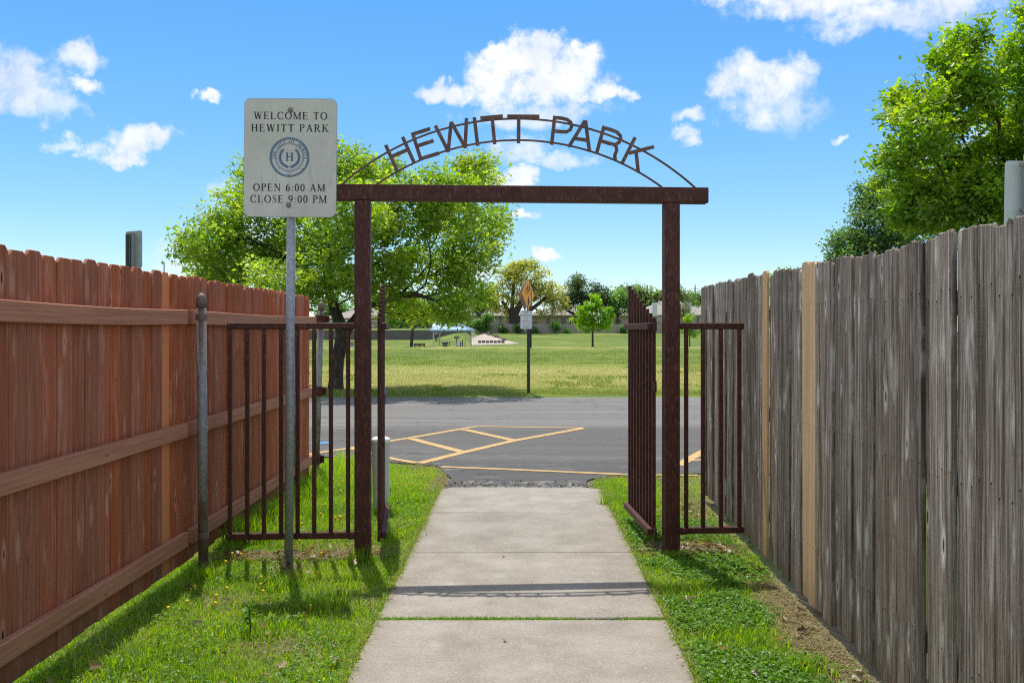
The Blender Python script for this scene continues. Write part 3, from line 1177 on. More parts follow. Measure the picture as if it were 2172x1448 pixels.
for px_, py_ in POSTS:
    pipe_post((px_ + .01, py_ + .01, -.1), (px_, py_, 1.70), .031, (1.585, .87, .20))
pipe_post((-2.135, 8.75, -.1), (-2.06, 8.35, 1.74), .030, (.9,))
pe = pipe_post((-2.135, 9.72, -.1), (-2.075, 9.70, 1.765), .031, ())
for zc, w, sz in ((1.62, .10, .085), (.87, .085, .10), (.165, .085, .10)):
    q = Vector((-2.075 - (1.765 - zc) * .032, 9.70, zc)) - Vector((XL, 5, 0))
    m = MB().box(q, (w, .085, sz))
    m.box(q + Vector((w / 2 + .02, .0, 0)), (.04, .006, sz * .8))
    m.build("end_bracket", "rusty_steel", pe, bevel=.003)

# thin steel rod standing behind the stained fence
m = MB().tube((0, 0, 0), (0, 0, 2.06), .006, .004, 6)
tag(m.build("steel_rod", "dark_green_steel", loc=P(348, 580, 7.2) * 1 - Vector((0, 0, P(348, 580, 7.2).z + .03))), "thin dark steel rod poking up behind the stained picket fence", "rod")


def rfx(y):
    return 1.53 + 0.0185 * (y - 3.0)


rf = empty("wooden_fence", (1.56, 5, 0), "weathered grey picket fence with three new pale boards, right of the path", "fence")
ry = 8.46
edges = []
pw = 0.1395
# board joints measured on the photograph where a pale board shows them
marks = [(8.45, 6.14, 'grey'), (6.14, 6.005, 'new'), (6.005, 5.22, 'grey'), (5.22, 5.085, 'new'), (5.085, 4.95, 'new'), (4.95, -1.4, 'grey')]
rmesh = {}
bcount = 0
for a, b, kind in marks:
    n = max(1, round((a - b) / pw))
    w = (a - b) / n
    for q in range(n):
        yc = a - (q + .5) * w
        vkey = (kind, round(w, 4), bcount % 9)
        if vkey not in rmesh:
            if kind == 'new':
                me = board_mesh("board", w - .009, 1.85, .017, .02, seed=3)
            else:
                me = board_mesh("board", w - random.choice([.005, .008, .012, .016]), 1.83 + random.uniform(-.006, .012), .018, random.uniform(.018, .034), .007, bcount, True)
            me.materials.append(MATS["fresh_pine_board" if kind == 'new' else "grey_board"])
            rmesh[vkey] = me
        top = np.interp(yc, [2.85, 4.2, 6.1, 8.4], [1.868, 1.862, 1.895, 1.905])
        xj = (random.uniform(-.009, .0) if bcount % 2 else random.uniform(.0, .012)) if kind == 'grey' else (-.006 if bcount % 2 else .003)
        o = link("board", rmesh[vkey], None, rf, (rfx(yc) - 1.56 + xj + .009, yc - 5, top - 1.85 + random.uniform(-.016, .012)),
                 (random.uniform(-.004, .004), random.uniform(-.004, .004), random.uniform(-.055, .055) if kind == 'grey' else -.018))
        if kind == 'new':
            o["label"] = "new pale pine board"
        bcount += 1
for z in (.3, .95, 1.6):
    m = MB().bar((rfx(-1.4) + .045 - 1.56, -6.4, z), (rfx(8.4) + .045 - 1.56, 3.4, z), .04, .09)
    m.build("rail", "grey_lumber", rf, bevel=.003)
for yy in (0.2, 2.64, 5.08, 8.2):
    m = MB().tube((rfx(yy) + .10 - 1.56, yy - 5, -.1), (rfx(yy) + .10 - 1.56, yy - 5, 1.72), .03, n=12)
    m.build("post", "stained_galvanised_steel", rf)

# ------------------------------------------------------------------ entrance gate
GL, GR = Vector((-1.061, 6.27, 0)), Vector((1.028, 6.40, 0))
gu = (GR - GL).normalized()
gyaw = math.atan2(gu.y, gu.x)
gate = empty("entrance_gate", GL, "rusty dark red steel archway with cut-out letters and two open gate leaves", "gate", rz=gyaw)


def GS(px, py):
    """Pixel -> (along the gate from the left post, height) on the gate's plane."""
    dx = (px - VX) / FPX
    s = (dx * GL.y - GL.x) / (gu.x - dx * gu.y)
    Y = GL.y + s * gu.y
    return s, CAMH - (py - VY) * Y / FPX


SP = (GR - GL).length
for s in (0, SP):
    m = MB().box((s, 0, 1.135), (.105, .105, 2.47))
    m.build("post", "rusty_steel", gate, bevel=.008, seg=2)
m = MB().box(((1.283 - 1.33) / 2 + SP / 2 - .0, 0, 2.4235), (2.64, .108, .105))
m.build("beam", "rusty_steel", gate, bevel=.008, seg=2)


def arc_bar(p0, p1, peak):
    (s0, z0), (s1, z1) = p0, p1
    sm, zm = (s0 + s1) / 2, peak
    c = (s1 - s0) / 2
    h = zm - (z0 + z1) / 2
    rad = (c * c + h * h) / (2 * h)
    a = math.asin(c / rad)
    pts = []
    for i in range(49):
        t_ = -a + 2 * a * i / 48
        pts.append((sm + rad * math.sin(t_), z0 + (z1 - z0) * i / 48 + rad * (math.cos(t_) - math.cos(a))))
    mb = MB()
    th, w = .0045, .012
    vs, fs = [], []
    for i, (s, z) in enumerate(pts):
        q = pts[min(i + 1, 48)], pts[max(i - 1, 0)]
        d = Vector((q[0][0] - q[1][0], q[0][1] - q[1][1])).normalized()
        nx, nz = -d.y, d.x
        for yy, sg in ((-w, 1), (w, 1), (w, -1), (-w, -1)):
            vs.append((s + nx * th * sg, yy, z + nz * th * sg))
    for i in range(48):
        for q in range(4):
            fs.append((i * 4 + q, i * 4 + (q + 1) % 4, i * 4 + 4 + (q + 1) % 4, i * 4 + 4 + q))
    fs += [(0, 1, 2, 3), (195, 194, 193, 192)]
    mb.add(vs, fs)
    return mb.build("arch_bar", "rusty_letter_steel", gate)


zbt = 2.472
a0, a1 = GS(722, 393)[0], GS(1477, 394)[0]
arc_bar((a0, zbt), (a1, zbt), GS(1100, 252)[1])
b0, b1 = GS(795, 393)[0], GS(1408, 394)[0]
arc_bar((b0, zbt), (b1, zbt), GS(1102, 297.5)[1])

Z2 = lambda u, v: (700 + u * .19337, 220 + v * .19337)
Z3 = lambda u, v: (1100 + u * .19337, 220 + v * .19337)
LET = [
    (Z2, [[(612, 458), (738, 742)], [(797, 370), (925, 655)], [(675, 586), (858, 508)]]),
    (Z2, [[(908, 335), (1000, 625)], [(893, 345), (1100, 280)], [(962, 468), (1138, 412)], [(985, 613), (1198, 548)]]),
    (Z2, [[(1155, 246), (1300, 534)], [(1296, 534), (1330, 206)], [(1328, 206), (1487, 492)], [(1482, 494), (1497, 166)]]),
    (Z2, [[(1582, 155), (1620, 468)]]),
    (Z2, [[(1648, 164), (1895, 142)], [(1777, 155), (1805, 450)]]),
    (Z2, [[(1943, 144), (2296, 146)], [(2069, 144), (2066, 440)]]),
    (Z3, [[(395, 138), (360, 456)], [(380, 157), (470, 166), (530, 180), (568, 210), (580, 250), (565, 290), (525, 315), (460, 313), (382, 305)]]),
    (Z3, [[(728, 190), (546, 480)], [(730, 190), (775, 533)], [(612, 387), (752, 408)]]),
    (Z3, [[(935, 250), (850, 557)], [(922, 268), (1010, 292), (1075, 318), (1115, 360), (1118, 395), (1098, 430), (1055, 455), (985, 440), (905, 415)],
          [(1040, 450), (1068, 478), (1072, 520), (1050, 575), (1056, 622)]]),
    (Z3, [[(1275, 374), (1130, 660)], [(1205, 548), (1480, 478)], [(1284, 530), (1308, 758)]]),
]


def ribbon(pts, w, d0, d1, mb):
    """Mitred flat ribbon through 2-D pts, thickness from d0 to d1 in y."""
    n = len(pts)
    Lp, Rp = [], []
    for i in range(n):
        p = Vector(pts[i])
        d1_ = (Vector(pts[min(i + 1, n - 1)]) - Vector(pts[max(i - 1, 0)])).normalized()
        nrm = Vector((-d1_.y, d1_.x))
        Lp.append(p + nrm * w / 2)
        Rp.append(p - nrm * w / 2)
    vs = [(p.x, d0, p.y) for p in Lp] + [(p.x, d0, p.y) for p in Rp] + [(p.x, d1, p.y) for p in Lp] + [(p.x, d1, p.y) for p in Rp]
    fs = []
    for i in range(n - 1):
        fs += [(i, i + 1, n + i + 1, n + i), (2 * n + i + 1, 2 * n + i, 3 * n + i, 3 * n + i + 1),
               (i + 1, i, 2 * n + i, 2 * n + i + 1), (n + i, n + i + 1, 3 * n + i + 1, 3 * n + i)]
    fs += [(0, n, 3 * n, 2 * n), (2 * n - 1, n - 1, 3 * n - 1, 4 * n - 1)]
    mb.add(vs, fs)


for tr, strokes in LET:
    mb = MB()
    for k, st in enumerate(strokes):
        pts = [GS(*tr(u, v)) for u, v in st]
        ribbon(pts, .0245, -.0155 - .0012 * k, -.0095 - .0007 * k, mb)
    mb.build("letter", "rusty_letter_steel", gate)


# fixed side panels
def panel(px0, px1, pickets, post_s, name="side_panel"):
    s0, s1 = GS(px0, 690)[0], GS(px1, 690)[0]
    p = link(name, MB().box(((s0 + s1) / 2, .0, 1.5305), (s1 - s0, .042, .044)).mesh(name, .004), "rusty_steel", gate)
    s0b, s1b = s0 - .004, s1
    MB().box(((s0b + s1b) / 2, .001, .131), (s1b - s0b, .042, .044)).build("rail", "rusty_steel", p, bevel=.004)
    me = MB().box((0, 0, .831), (.0265, .0265, 1.354)).mesh("picket", .003)
    me.materials.append(MATS["rusty_steel"])
    for px in pickets:
        link("picket", me, None, p, (GS(px, 900)[0], 0, 0))
    for z in (1.53, .13):
        h = MB().box((post_s, -.056, z), (.05, .006, .035)).tube((post_s, -.066, z), (post_s, -.059, z), .011, n=8)
        h.build("bracket", "rusty_steel", p)
    return p


panel(483, 752.5, (488, 524.5, 560, 596.6, 631.4, 666.6, 702, 738.3), -.07)
panel(1439.5, 1577, (1455.4, 1491, 1529, 1568), SP + .07)


# open leaves: pickets rise towards the free end
def leaf(hinge, free, side, name="gate_leaf"):
    Mi = Matrix.Rotation(-gyaw, 3, 'Z')
    h = Mi @ (Vector((*hinge, 0)) - GL)
    f = Mi @ (Vector((*free, 0)) - GL)
    d = (f - h)
    L = d.length
    ang = math.atan2(d.y, d.x)
    root = link(name, MB().box((L / 2, side * .030, 1.531), (L, .036, .046)).mesh(name, .004), "rusty_steel", gate, h, (0, 0, ang))
    MB().box((L / 2, side * .030, .106), (L, .036, .046)).build("rail", "rusty_steel", root, bevel=.004)
    for i in range(9):
        t_ = i / 8
        x = .02 + (L - .04) * t_
        top = 1.590 + .266 * t_
        MB().box((x, 0, (top + .085) / 2), (.0255, .0255, top - .085)).build("picket", "rusty_steel", root, bevel=.0025)
    hp = MB()
    for z in (1.53, 1.115, .107):
        hp.box((-.028, side * .004, z), (.05, .012, .05))
        hp.tube((-.035, side * .0, z - .035), (-.035, side * .0, z + .035), .010, n=8)
    hp.build("hinge", "rusty_steel", root)
    return root


lr = leaf((.925, 6.475), (.868, 7.47), 1)
ll = leaf((-.965, 6.36), (-1.085, 7.36), -1)
m = MB()
m.box((.93, -.018, 1.03), (.05, .012, .05)).box((.93, -.027, 1.0), (.012, .008, .13)).tube((.955, -.022, .93), (.955, -.022, 1.06), .006, n=8)
m.build("latch", "galvanised_steel", ll)
m = MB().box((.05, -.02, .72), (.012, .03, .035))
m.build("latch_catch", "rusty_steel", ll, bevel=.004)

# ------------------------------------------------------------------ lettering for signs (a drawn serif alphabet)
TH, TN, SF, SO = .165, .068, .05, .09


def strokes_poly(pts, ws):
    n = len(pts)
    L, Rr = [], []
    for i in range(n):
        d = (Vector(pts[min(i + 1, n - 1)]) - Vector(pts[max(i - 1, 0)])).normalized()
        q = Vector((-d.y, d.x)) * (ws[i] if isinstance(ws, (list, tuple)) else ws) / 2
        L.append(Vector(pts[i]) + q)
        Rr.append(Vector(pts[i]) - q)
    return [[tuple(L[i]), tuple(L[i + 1]), tuple(Rr[i + 1]), tuple(Rr[i])] for i in range(n - 1)]


def rect(x0, y0, x1, y1):
    return [[(x0, y0), (x1, y0), (x1, y1), (x0, y1)]]


def stem(x, w=TH, top=True, bot=True, y0=0, y1=1):
    q = rect(x - w / 2, y0, x + w / 2, y1)
    if bot:
        q += rect(x - w / 2 - SO, y0, x + w / 2 + SO, y0 + SF)
    if top:
        q += rect(x - w / 2 - SO, y1 - SF, x + w / 2 + SO, y1)
    return q


def ring(cx, cy, rx, ry, a0=0, a1=360, thick=TH, thin=TN, n=26):
    pts, ws = [], []
    for i in range(n + 1):
        a = R(a0 + (a1 - a0) * i / n)
        pts.append((cx + rx * math.cos(a), cy + ry * math.sin(a)))
        ws.append(thin + (thick - thin) * abs(math.cos(a)) ** 1.3)
    return strokes_poly(pts, ws)


def diag(x0, y0, x1, y1, w):
    """Slanted stroke with level ends."""
    return [[(x0 - w / 2, y0), (x0 + w / 2, y0), (x1 + w / 2, y1), (x1 - w / 2, y1)]]


GLYPH = {
    'H': (.92, stem(.19) + stem(.73) + rect(.19, .48, .73, .48 + TN)),
    'E': (.80, stem(.19) + rect(.19, 1 - TN, .68, 1) + rect(.19, .49, .56, .49 + TN) + rect(.19, 0, .72, TN) + [[(.68, 1), (.63, 1 - TN), (.68, .78)], [(.72, 0), (.75, .24), (.66, TN)]] + rect(.54, .38, .58, .64)),
    'F': (.76, stem(.19) + rect(.19, 1 - TN, .68, 1) + rect(.19, .49, .56, .49 + TN) + [[(.68, 1), (.63, 1 - TN), (.69, .76)]] + rect(.54, .38, .58, .64)),
    'L': (.78, stem(.19) + rect(.19, 0, .70, TN) + [[(.70, 0), (.745, .27), (.63, TN)]]),
    'I': (.42, stem(.21)),
    'T': (.82, stem(.41, top=False) + rect(.06, 1 - TN, .76, 1) + [[(.06, 1), (.04, .74), (.13, 1 - TN)], [(.76, 1), (.69, 1 - TN), (.78, .74)]]),
    'W': (1.22, diag(.17, 1, .40, 0, TH) + diag(.40, 0, .60, .94, TN * 1.1) + diag(.60, 1, .84, 0, TH) + diag(.84, 0, 1.06, 1, TN * 1.1) + rect(.02, 1 - SF, .33, 1) + rect(.48, 1 - SF, .72, 1) + rect(.95, 1 - SF, 1.2, 1)),
    'A': (.92, diag(.14, 0, .45, 1, TN * 1.2) + diag(.45, 1, .77, 0, TH) + rect(.24, .33, .66, .33 + TN) + rect(.02, 0, .27, SF) + rect(.62, 0, .92, SF)),
    'M': (1.12, stem(.15, TN * 1.2) + stem(.94) + diag(.15, 1, .54, .06, TH) + diag(.54, 0, .94, 1, TN * 1.2)),
    'N': (.94, stem(.16, TN * 1.2, bot=True) + stem(.78, TN * 1.2, bot=False) + diag(.17, 1, .77, 0, TH)),
    'K': (.94, stem(.19) + diag(.26, .42, .70, 1, TN * 1.2) + diag(.40, .58, .78, 0, TH) + rect(.56, 1 - SF, .82, 1) + rect(.62, 0, .94, SF)),
    'P': (.74, stem(.19) + ring(.38, .74, .25, .237, -90, 90) + rect(.19, .955, .38, 1) + rect(.19, .478, .38, .526)),
    'R': (.90, stem(.19) + ring(.38, .755, .24, .222, -90, 90) + rect(.19, .955, .38, 1) + rect(.19, .51, .38, .555) + diag(.40, .53, .76, 0, TH) + rect(.66, 0, .90, SF)),
    'O': (.98, ring(.49, .5, .385, .485)),
    'C': (.90, ring(.49, .5, .385, .485, 42, 318) + rect(.76, .70, .81, .98) + rect(.76, .04, .80, .22)),
    'S': (.66, strokes_poly([(.53, .80), (.50, .90), (.40, .965), (.29, .97), (.18, .90), (.14, .78), (.19, .65), (.33, .54), (.47, .43), (.53, .30), (.50, .14), (.39, .04), (.27, .03), (.16, .09), (.11, .22)],
                             [.03, .045, .055, .06, .085, .11, .135, .15, .14, .115, .09, .06, .055, .045, .03]) + rect(.52, .74, .56, .98) + rect(.085, .02, .125, .28)),
    'Y': (.88, stem(.44, top=False, y1=.45) + diag(.44, .42, .17, 1, TH) + diag(.44, .42, .73, 1, TN * 1.2) + rect(.03, 1 - SF, .32, 1) + rect(.6, 1 - SF, .86, 1)),
    '0': (.66, ring(.33, .5, .225, .485)),
    '6': (.66, ring(.34, .32, .22, .30) + strokes_poly([(.115, .34), (.13, .55), (.22, .78), (.36, .92), (.52, .985)], [.14, .13, .10, .07, .03])),
    '9': (.66, ring(.32, .68, .22, .30) + strokes_poly([(.545, .66), (.53, .45), (.44, .22), (.30, .08), (.14, .015)], [.14, .13, .10, .07, .03])),
    ':': (.34, ring(.17, .10, .035, .035, thick=.07, thin=.07, n=8) + ring(.17, .58, .035, .035, thick=.07, thin=.07, n=8)),
    ' ': (.40, []),
}


def text_polys(s, track=.10):
    x, polys = 0, []
    for ch in s:
        w, q = GLYPH[ch]
        polys += [[(a + x, b) for a, b in p] for p in q]
        x += w + track
    return polys, x - track


def print_polys(polys, name, mat, parent, y=0.0, step=.00012):
    """Flat print: each stroke a hair above the one below."""
    mb = MB()
    for k, p in enumerate(polys):
        n = len(p)
        area = sum(p[i][0] * p[(i + 1) % n][1] - p[(i + 1) % n][0] * p[i][1] for i in range(n))
        q = p if area > 0 else list(reversed(p))
        mb.add([(a, y - step * (k % 7), b) for a, b in q], [tuple(range(n))])
    me = bpy.data.meshes.new(name)
    me.from_pydata(mb.v, [], mb.f)
    return link(name, me, mat, parent)


def round_plate(w, h, r, n=7):
    pts = []
    for cx, cz, a0 in ((w / 2 - r, h / 2 - r, 0), (-w / 2 + r, h / 2 - r, 90), (-w / 2 + r, -h / 2 + r, 180), (w / 2 - r, -h / 2 + r, 270)):
        for i in range(n):
            a = R(a0 + 90 * i / (n - 1))
            pts.append((cx + r * math.cos(a), cz + r * math.sin(a)))
    return pts


# ------------------------------------------------------------------ welcome sign
WY = 6.035
base = Vector(((612 - VX) * 6.075 / FPX, 6.075, 0))
ws = empty("park_sign", base, "weathered white park sign with opening hours and round blue seal on a steel pole", "sign")
topp = P(618.6, 330, 6.075) - base
m = MB().path([Vector((0, 0, -.15)), Vector((topp.x * .5, 0, 1.3)), Vector((topp.x * 1.17, 0, 2.97))], [.0285] * 3, 20)
po = m.build("pole", "galvanised_steel", ws)
for f in po.data.polygons:
    f.use_smooth = len(f.vertices) == 4
PC = P(616, 335, WY)
sc = WY / FPX
plate = MB().prism(round_plate(195.6 * sc, 250 * sc, 14 * sc), -.0015, .0015).build("plate", "weathered_white_sheet", ws, bevel=0, loc=PC - base, rot=(0, R(.45), 0))
m = MB()
rp = round_plate(195.8 * sc, 250.2 * sc, 14 * sc)
for sg in (0,):
    n = len(rp)
    vs = [(x, -.0012, z) for x, z in rp] + [(x, .0022, z) for x, z in rp] + [(x * 1.006, .0022, z * 1.006) for x, z in rp] + [(x * 1.006, -.0012, z * 1.006) for x, z in rp]
    fs = []
    for i in range(n):
        j = (i + 1) % n
        fs += [(i, j, 3 * n + j, 3 * n + i), (3 * n + i, 3 * n + j, 2 * n + j, 2 * n + i)]
    m.add(vs, fs)
m.build("edge", "grey_plastic", plate)


def S(px, py):
    return ((px - 616) * sc, (335 - py) * sc)


for s, x0, x1, top, bot in (("WELCOME TO", 537, 694, 238, 253.6), ("HEWITT PARK", 532, 697.5, 264, 279.6), ("OPEN 6:00 AM", 537.3, 690.5, 390.2, 405.6), ("CLOSE 9:00 PM", 531.5, 694, 414.6, 430.2)):
    polys, w = text_polys(s, .13)
    X0, Z0 = S(x0, bot)
    X1, Z1 = S(x1, top)
    print_polys([[(X0 + a / w * (X1 - X0), Z0 + b * (Z1 - Z0)) for a, b in p] for p in polys], "lettering", "black_print", plate, -.0024)

# round seal
cx, cz = S(614.2, 333.8)
u = sc
q = []


def circ(r, w, n=64):
    return strokes_poly([(cx + r * u * math.cos(2 * math.pi * i / n), cz + r * u * math.sin(2 * math.pi * i / n)) for i in range(n + 1)], w * u)


q += circ(41.6, .9) + circ(38.2, .8) + circ(30.2, .9) + circ(28.0, .6)
for i in range(64):
    a = 2 * math.pi * i / 64
    b = a + .06
    q.append([(cx + r_ * u * math.cos(t_), cz + r_ * u * math.sin(t_)) for r_, t_ in ((38.4, a), (41.4, a + .012), (41.4, b + .012), (38.4, b))])


def arc_text(s, r, h, a_mid, span):
    glyphs = []
    tot = sum(GLYPH[c][0] + .12 for c in s)
    x = 0
    out = []
    for ch in s:
        w, polys = GLYPH[ch]
        for p in polys:
            pp = []
            for a, b in p:
                ang = R(a_mid + span / 2 - span * (x + a) / tot)
                rr = (r + b * h) * u
                pp.append((cx + rr * math.cos(ang), cz + rr * math.sin(ang)))
            out.append(pp)
        x += w + .12
    return out


q += arc_text("THE  CITY  OF  HEWITT", 31.3, 5.6, 90, 196)
print_polys(q, "seal_border", "blue_print", plate, -.0024)
hp_, hw = text_polys("H")
hx0, hz0 = cx - 8.6 * u, cz - 8.0 * u
print_polys([[(hx0 + a / hw * 17.4 * u, hz0 + b * 17.6 * u) for a, b in p] for p in hp_], "seal_initial", "blue_print", plate, -.0024)
q = []
for sgn in (-1, 1):       # laurel wreath: two leafy sprigs
    for i in range(15):
        t_ = i / 14
        a = R(-90 + sgn * (8 + 128 * t_))
        rr = 20.5
        bx, bz = cx + rr * u * math.cos(a), cz + rr * u * math.sin(a)
        tang = a + sgn * math.pi / 2
        for side in (-1, 1):
            la = tang + side * R(38)
            ln = (5.6 - 1.2 * t_) * u
            ex, ez = bx + ln * math.cos(la), bz + ln * math.sin(la)
            nx, nz = -math.sin(la) * 1.15 * u, math.cos(la) * 1.15 * u
            mx, mz = bx + (ex - bx) * .45, bz + (ez - bz) * .45
            q.append([(bx, bz), (mx + nx, mz + nz), (ex, ez), (mx - nx, mz - nz)])
    q += strokes_poly([(cx + 20.5 * u * math.cos(R(-90 + sgn * (4 + 128 * i / 18))), cz + 20.5 * u * math.sin(R(-90 + sgn * (4 + 128 * i / 18)))) for i in range(19)], .55 * u)
    q += strokes_poly([(cx - sgn * 2 * u, cz - 19.6 * u), (cx + sgn * 2.5 * u, cz - 20.8 * u), (cx + sgn * 5 * u, cz - 24 * u)], .7 * u)
print_polys(q, "seal_wreath", "blue_print", plate, -.0024)
q = []
for gx, gz in ((-24.5, -25), (0, -34.6), (24.5, -25)):
    for dx, dz in ((-3.4, 1.2), (0, -1.6), (3.6, 1.2)):
        if gx > 0:
            dx, dz = dx, (1.2 if dx > 0 else dz)
        q.append([(cx + (gx + dx + 1.3 * (1 if k % 2 == 0 else .45) * math.sin(k * math.pi / 5)) * u, cz + (gz + dz + 1.3 * (1 if k % 2 == 0 else .45) * math.cos(k * math.pi / 5)) * u) for k in range(10)])
print_polys(q, "seal_stars", "blue_print", plate, -.0024)
for bx, by in ((615.3, 234.2), (613, 434.8)):
    X_, Z_ = S(bx, by)
    mb = MB()
    n = 14
    prof = [(.0185, 0), (.018, .003), (.010, .0035), (.010, .010), (.006, .011)]
    vs, fs = [], []
    for r_, d_ in prof:
        for k in range(n):
            a = 2 * math.pi * k / n
            vs.append((r_ * math.cos(a), -.002 - d_, r_ * math.sin(a)))
    for i in range(len(prof) - 1):
        for k in range(n):
            fs.append((i * n + k, i * n + (k + 1) % n, (i + 1) * n + (k + 1) % n, (i + 1) * n + k))
    fs.append(tuple((len(prof) - 1) * n + k for k in range(n)))
    mb.add(vs, fs).build("bolt", "bolt_steel", plate, loc=(X_, 0, Z_))

# ------------------------------------------------------------------ utility marker
mk = empty("utility_marker", (-1.18, 7.86, 0), "pale green-white plastic marker post with domed cap behind the left gate leaf", "marker post")
MB().lathe((0, 0, -.1), [(.062, 0), (.078, .66)], 24).build("tube", "marker_plastic", mk, smooth=False)
MB().lathe((0, 0, .555), [(.0795, 0), (.081, .028), (.078, .036), (.06, .048), (.03, .056), (.004, .058)], 24).build("cap", "marker_cap_plastic", mk, smooth=True)


# ------------------------------------------------------------------ street signs
def u_channel(h, w=.075, d=.038, th=.007):
    m = MB()
    m.box((0, 0, h / 2), (w * .42, th, h))
    for sg in (-1, 1):
        m.box((sg * w * .26, -d / 2, h / 2), (th, d, h), Matrix.Rotation(sg * .35, 3, 'Z'))
        m.box((sg * w * .42, -d + .002, h / 2), (w * .2, th, h))
    return m


cs = empty("crossing_sign", P(1121, 833, 22.1) * 1, "orange diamond bicycle and pedestrian sign above a white no parking plate", "sign")
cs.location.z = 0.0
cl = Vector(cs.location)
u_channel(2.42).build("post", "dark_green_steel", cs)
m = u_channel(1.30, .09)
m.build("post_sleeve", "dark_green_steel", cs, loc=(.028, .05, 1.14 - .05))


def diamond_plate(a, r=.03):
    c = a / math.sqrt(2)
    pts = []
    for q_ in range(4):
        ang = R(90 * q_)
        for t_ in (-1, 0, 1):
            dd = ang + t_ * .045
            rr = c - (r * .45 if t_ == 0 else r * .75 * 0 + r * .95 * abs(t_) * .9)
            pts.append((rr * math.cos(dd), rr * math.sin(dd)))
    return pts


dz = P(1120, 625.5, 22.1).z
dm = MB().prism(diamond_plate(.545), -.003, .003)
dia = dm.build("warning_plate", "orange_reflective", cs, loc=(-.005, -.135, dz), rot=(0, R(0), R(65)))
for px_ in (0,):
    back = MB().prism(diamond_plate(.545), -.003, .003)
    back.build("back_plate", "aluminium_back", cs, loc=(-.085, .05, dz - .01), rot=(0, 0, R(65)))
dq = []
for (a, b) in (((0, .385), (.385, 0)), ((.385, 0), (0, -.385)), ((0, -.385), (-.385, 0)), ((-.385, 0), (0, .385))):
    k = .93
    dq += strokes_poly([(a[0] * k, a[1] * k), (b[0] * k, b[1] * k)], .011)


def dring(cx_, cz_, r_, w_):
    return strokes_poly([(cx_ + r_ * math.cos(2 * math.pi * i / 22), cz_ + r_ * math.sin(2 * math.pi * i / 22)) for i in range(23)], w_)


# bicycle
dq += dring(-.10, .085, .068, .016) + dring(.10, .085, .068, .016)
for a, b in (((-.10, .085), (-.05, .19)), ((-.05, .19), (.055, .19)), ((.055, .19), (.10, .085)), ((-.05, .17), (.01, .085)), ((.01, .085), (.055, .18)), ((-.10, .085), (.01, .085)), ((.055, .19), (.05, .235)), ((.02, .24), (.08, .235)), ((-.05, .19), (-.055, .215)), ((-.085, .217), (-.03, .217))):
    dq += strokes_poly([a, b], .016)
# walker
dq += strokes_poly([(.0 + .0001 * 0, -.035), (.0, -.075)], .042)
for pts_, w_ in (([(-.005, -.085), (.005, -.16), (.0, -.19)], .058), ([(.0, -.18), (-.03, -.24), (-.05, -.315)], .03), ([(.005, -.18), (.03, -.25), (.035, -.315)], .03), ([(-.01, -.10), (-.05, -.15), (-.045, -.185)], .02), ([(.012, -.10), (.045, -.15), (.06, -.18)], .02)):
    dq += strokes_poly(pts_, w_)
print_polys(dq, "symbols", "black_print", dia, -.0036, .0002)

pw_, ph_ = .29, .435
pz = P(1116, 678, 22.0).z
pl = MB().prism(round_plate(pw_, ph_, .035), -.002, .002).build("parking_plate", "white_reflective", cs, loc=(-.055, -.05, pz), rot=(0, R(.8), R(-14)))
fr = []
rp = round_plate(pw_ - .022, ph_ - .022, .028)
fr += strokes_poly(rp + [rp[0]], .006)
print_polys(fr, "border", "dark_red_print", pl, -.0026)


def sans_text(s, width, cx_, cz_, h, parent, mat, y):
    cu = bpy.data.curves.new("lettering", 'FONT')
    cu.body = s
    cu.size = 1
    to = bpy.data.objects.new("lettering", cu)
    COL.objects.link(to)
    dg = bpy.context.evaluated_depsgraph_get()
    me = bpy.data.meshes.new_from_object(to.evaluated_get(dg))
    COL.objects.unlink(to)
    bpy.data.objects.remove(to)
    co = np.empty(len(me.vertices) * 3, dtype=np.float32)
    me.vertices.foreach_get('co', co)
    co = co.reshape(-1, 3)
    mn, mx = co.min(0), co.max(0)
    k = np.array([(width) / (mx[0] - mn[0]), h / (mx[1] - mn[1])])
    new = np.stack([(co[:, 0] - (mn[0] + mx[0]) / 2) * k[0] + cx_, np.full(len(co), y, np.float32), (co[:, 1] - (mn[1] + mx[1]) / 2) * k[1] + cz_], 1)
    me.vertices.foreach_set('co', np.ascontiguousarray(new, dtype=np.float32).ravel())
    me.name = "lettering"
    me.materials.clear()
    me.update()
    return link("lettering", me, mat, parent)


for k, (s, w) in enumerate((("NO", .085), ("PARKING", .215), ("OR", .08), ("DRIVING", .205), ("ON THE", .19), ("GRASS", .165))):
    o_ = sans_text(s, w, 0, .165 - k * .0655, .042, pl, "dark_red_print", -.0026)
MB().lathe((0, 0, 0), [(.012, 0), (.008, .006)], 10).build("bolt", "bolt_steel", pl, loc=(0, -.003, -.19), rot=(R(90), 0, 0))

# backs of two street signs showing above the fences
s1 = empty("street_sign", (P(284, 560, 11.4).x, 11.4, -.03), "narrow grey sign seen from behind above the stained picket fence", "sign", "signs seen from behind")
MB().prism(round_plate(.305, .457, .03), -.0015, .0015).build("plate", "aluminium_back", s1, loc=(.0, 0, P(284, 490, 11.4).z - .2285 + .03), rot=(0, 0, R(-30)))
u_channel(2.70, .075).build("post", "dark_green_steel", s1, loc=(-.035, -.02, 0), rot=(0, 0, R(-30)))
MB().box((0, 0, 0), (.09, .02, .02)).build("bolt", "bolt_steel", s1, loc=(-.02, -.045, P(284, 497, 11.4).z + .03))
s2 = empty("street_sign", (P(2186, 450, 5.6).x, 5.6, -.03), "pale grey sign back and steel post cut off by the right picture edge", "sign", "signs seen from behind")
MB().prism(round_plate(.305, .457, .03), -.0015, .0015).build("plate", "pale_aluminium", s2, loc=(0, .02, P(2172, 341, 5.6).z - .2285 + .03), rot=(0, R(1), R(4)))
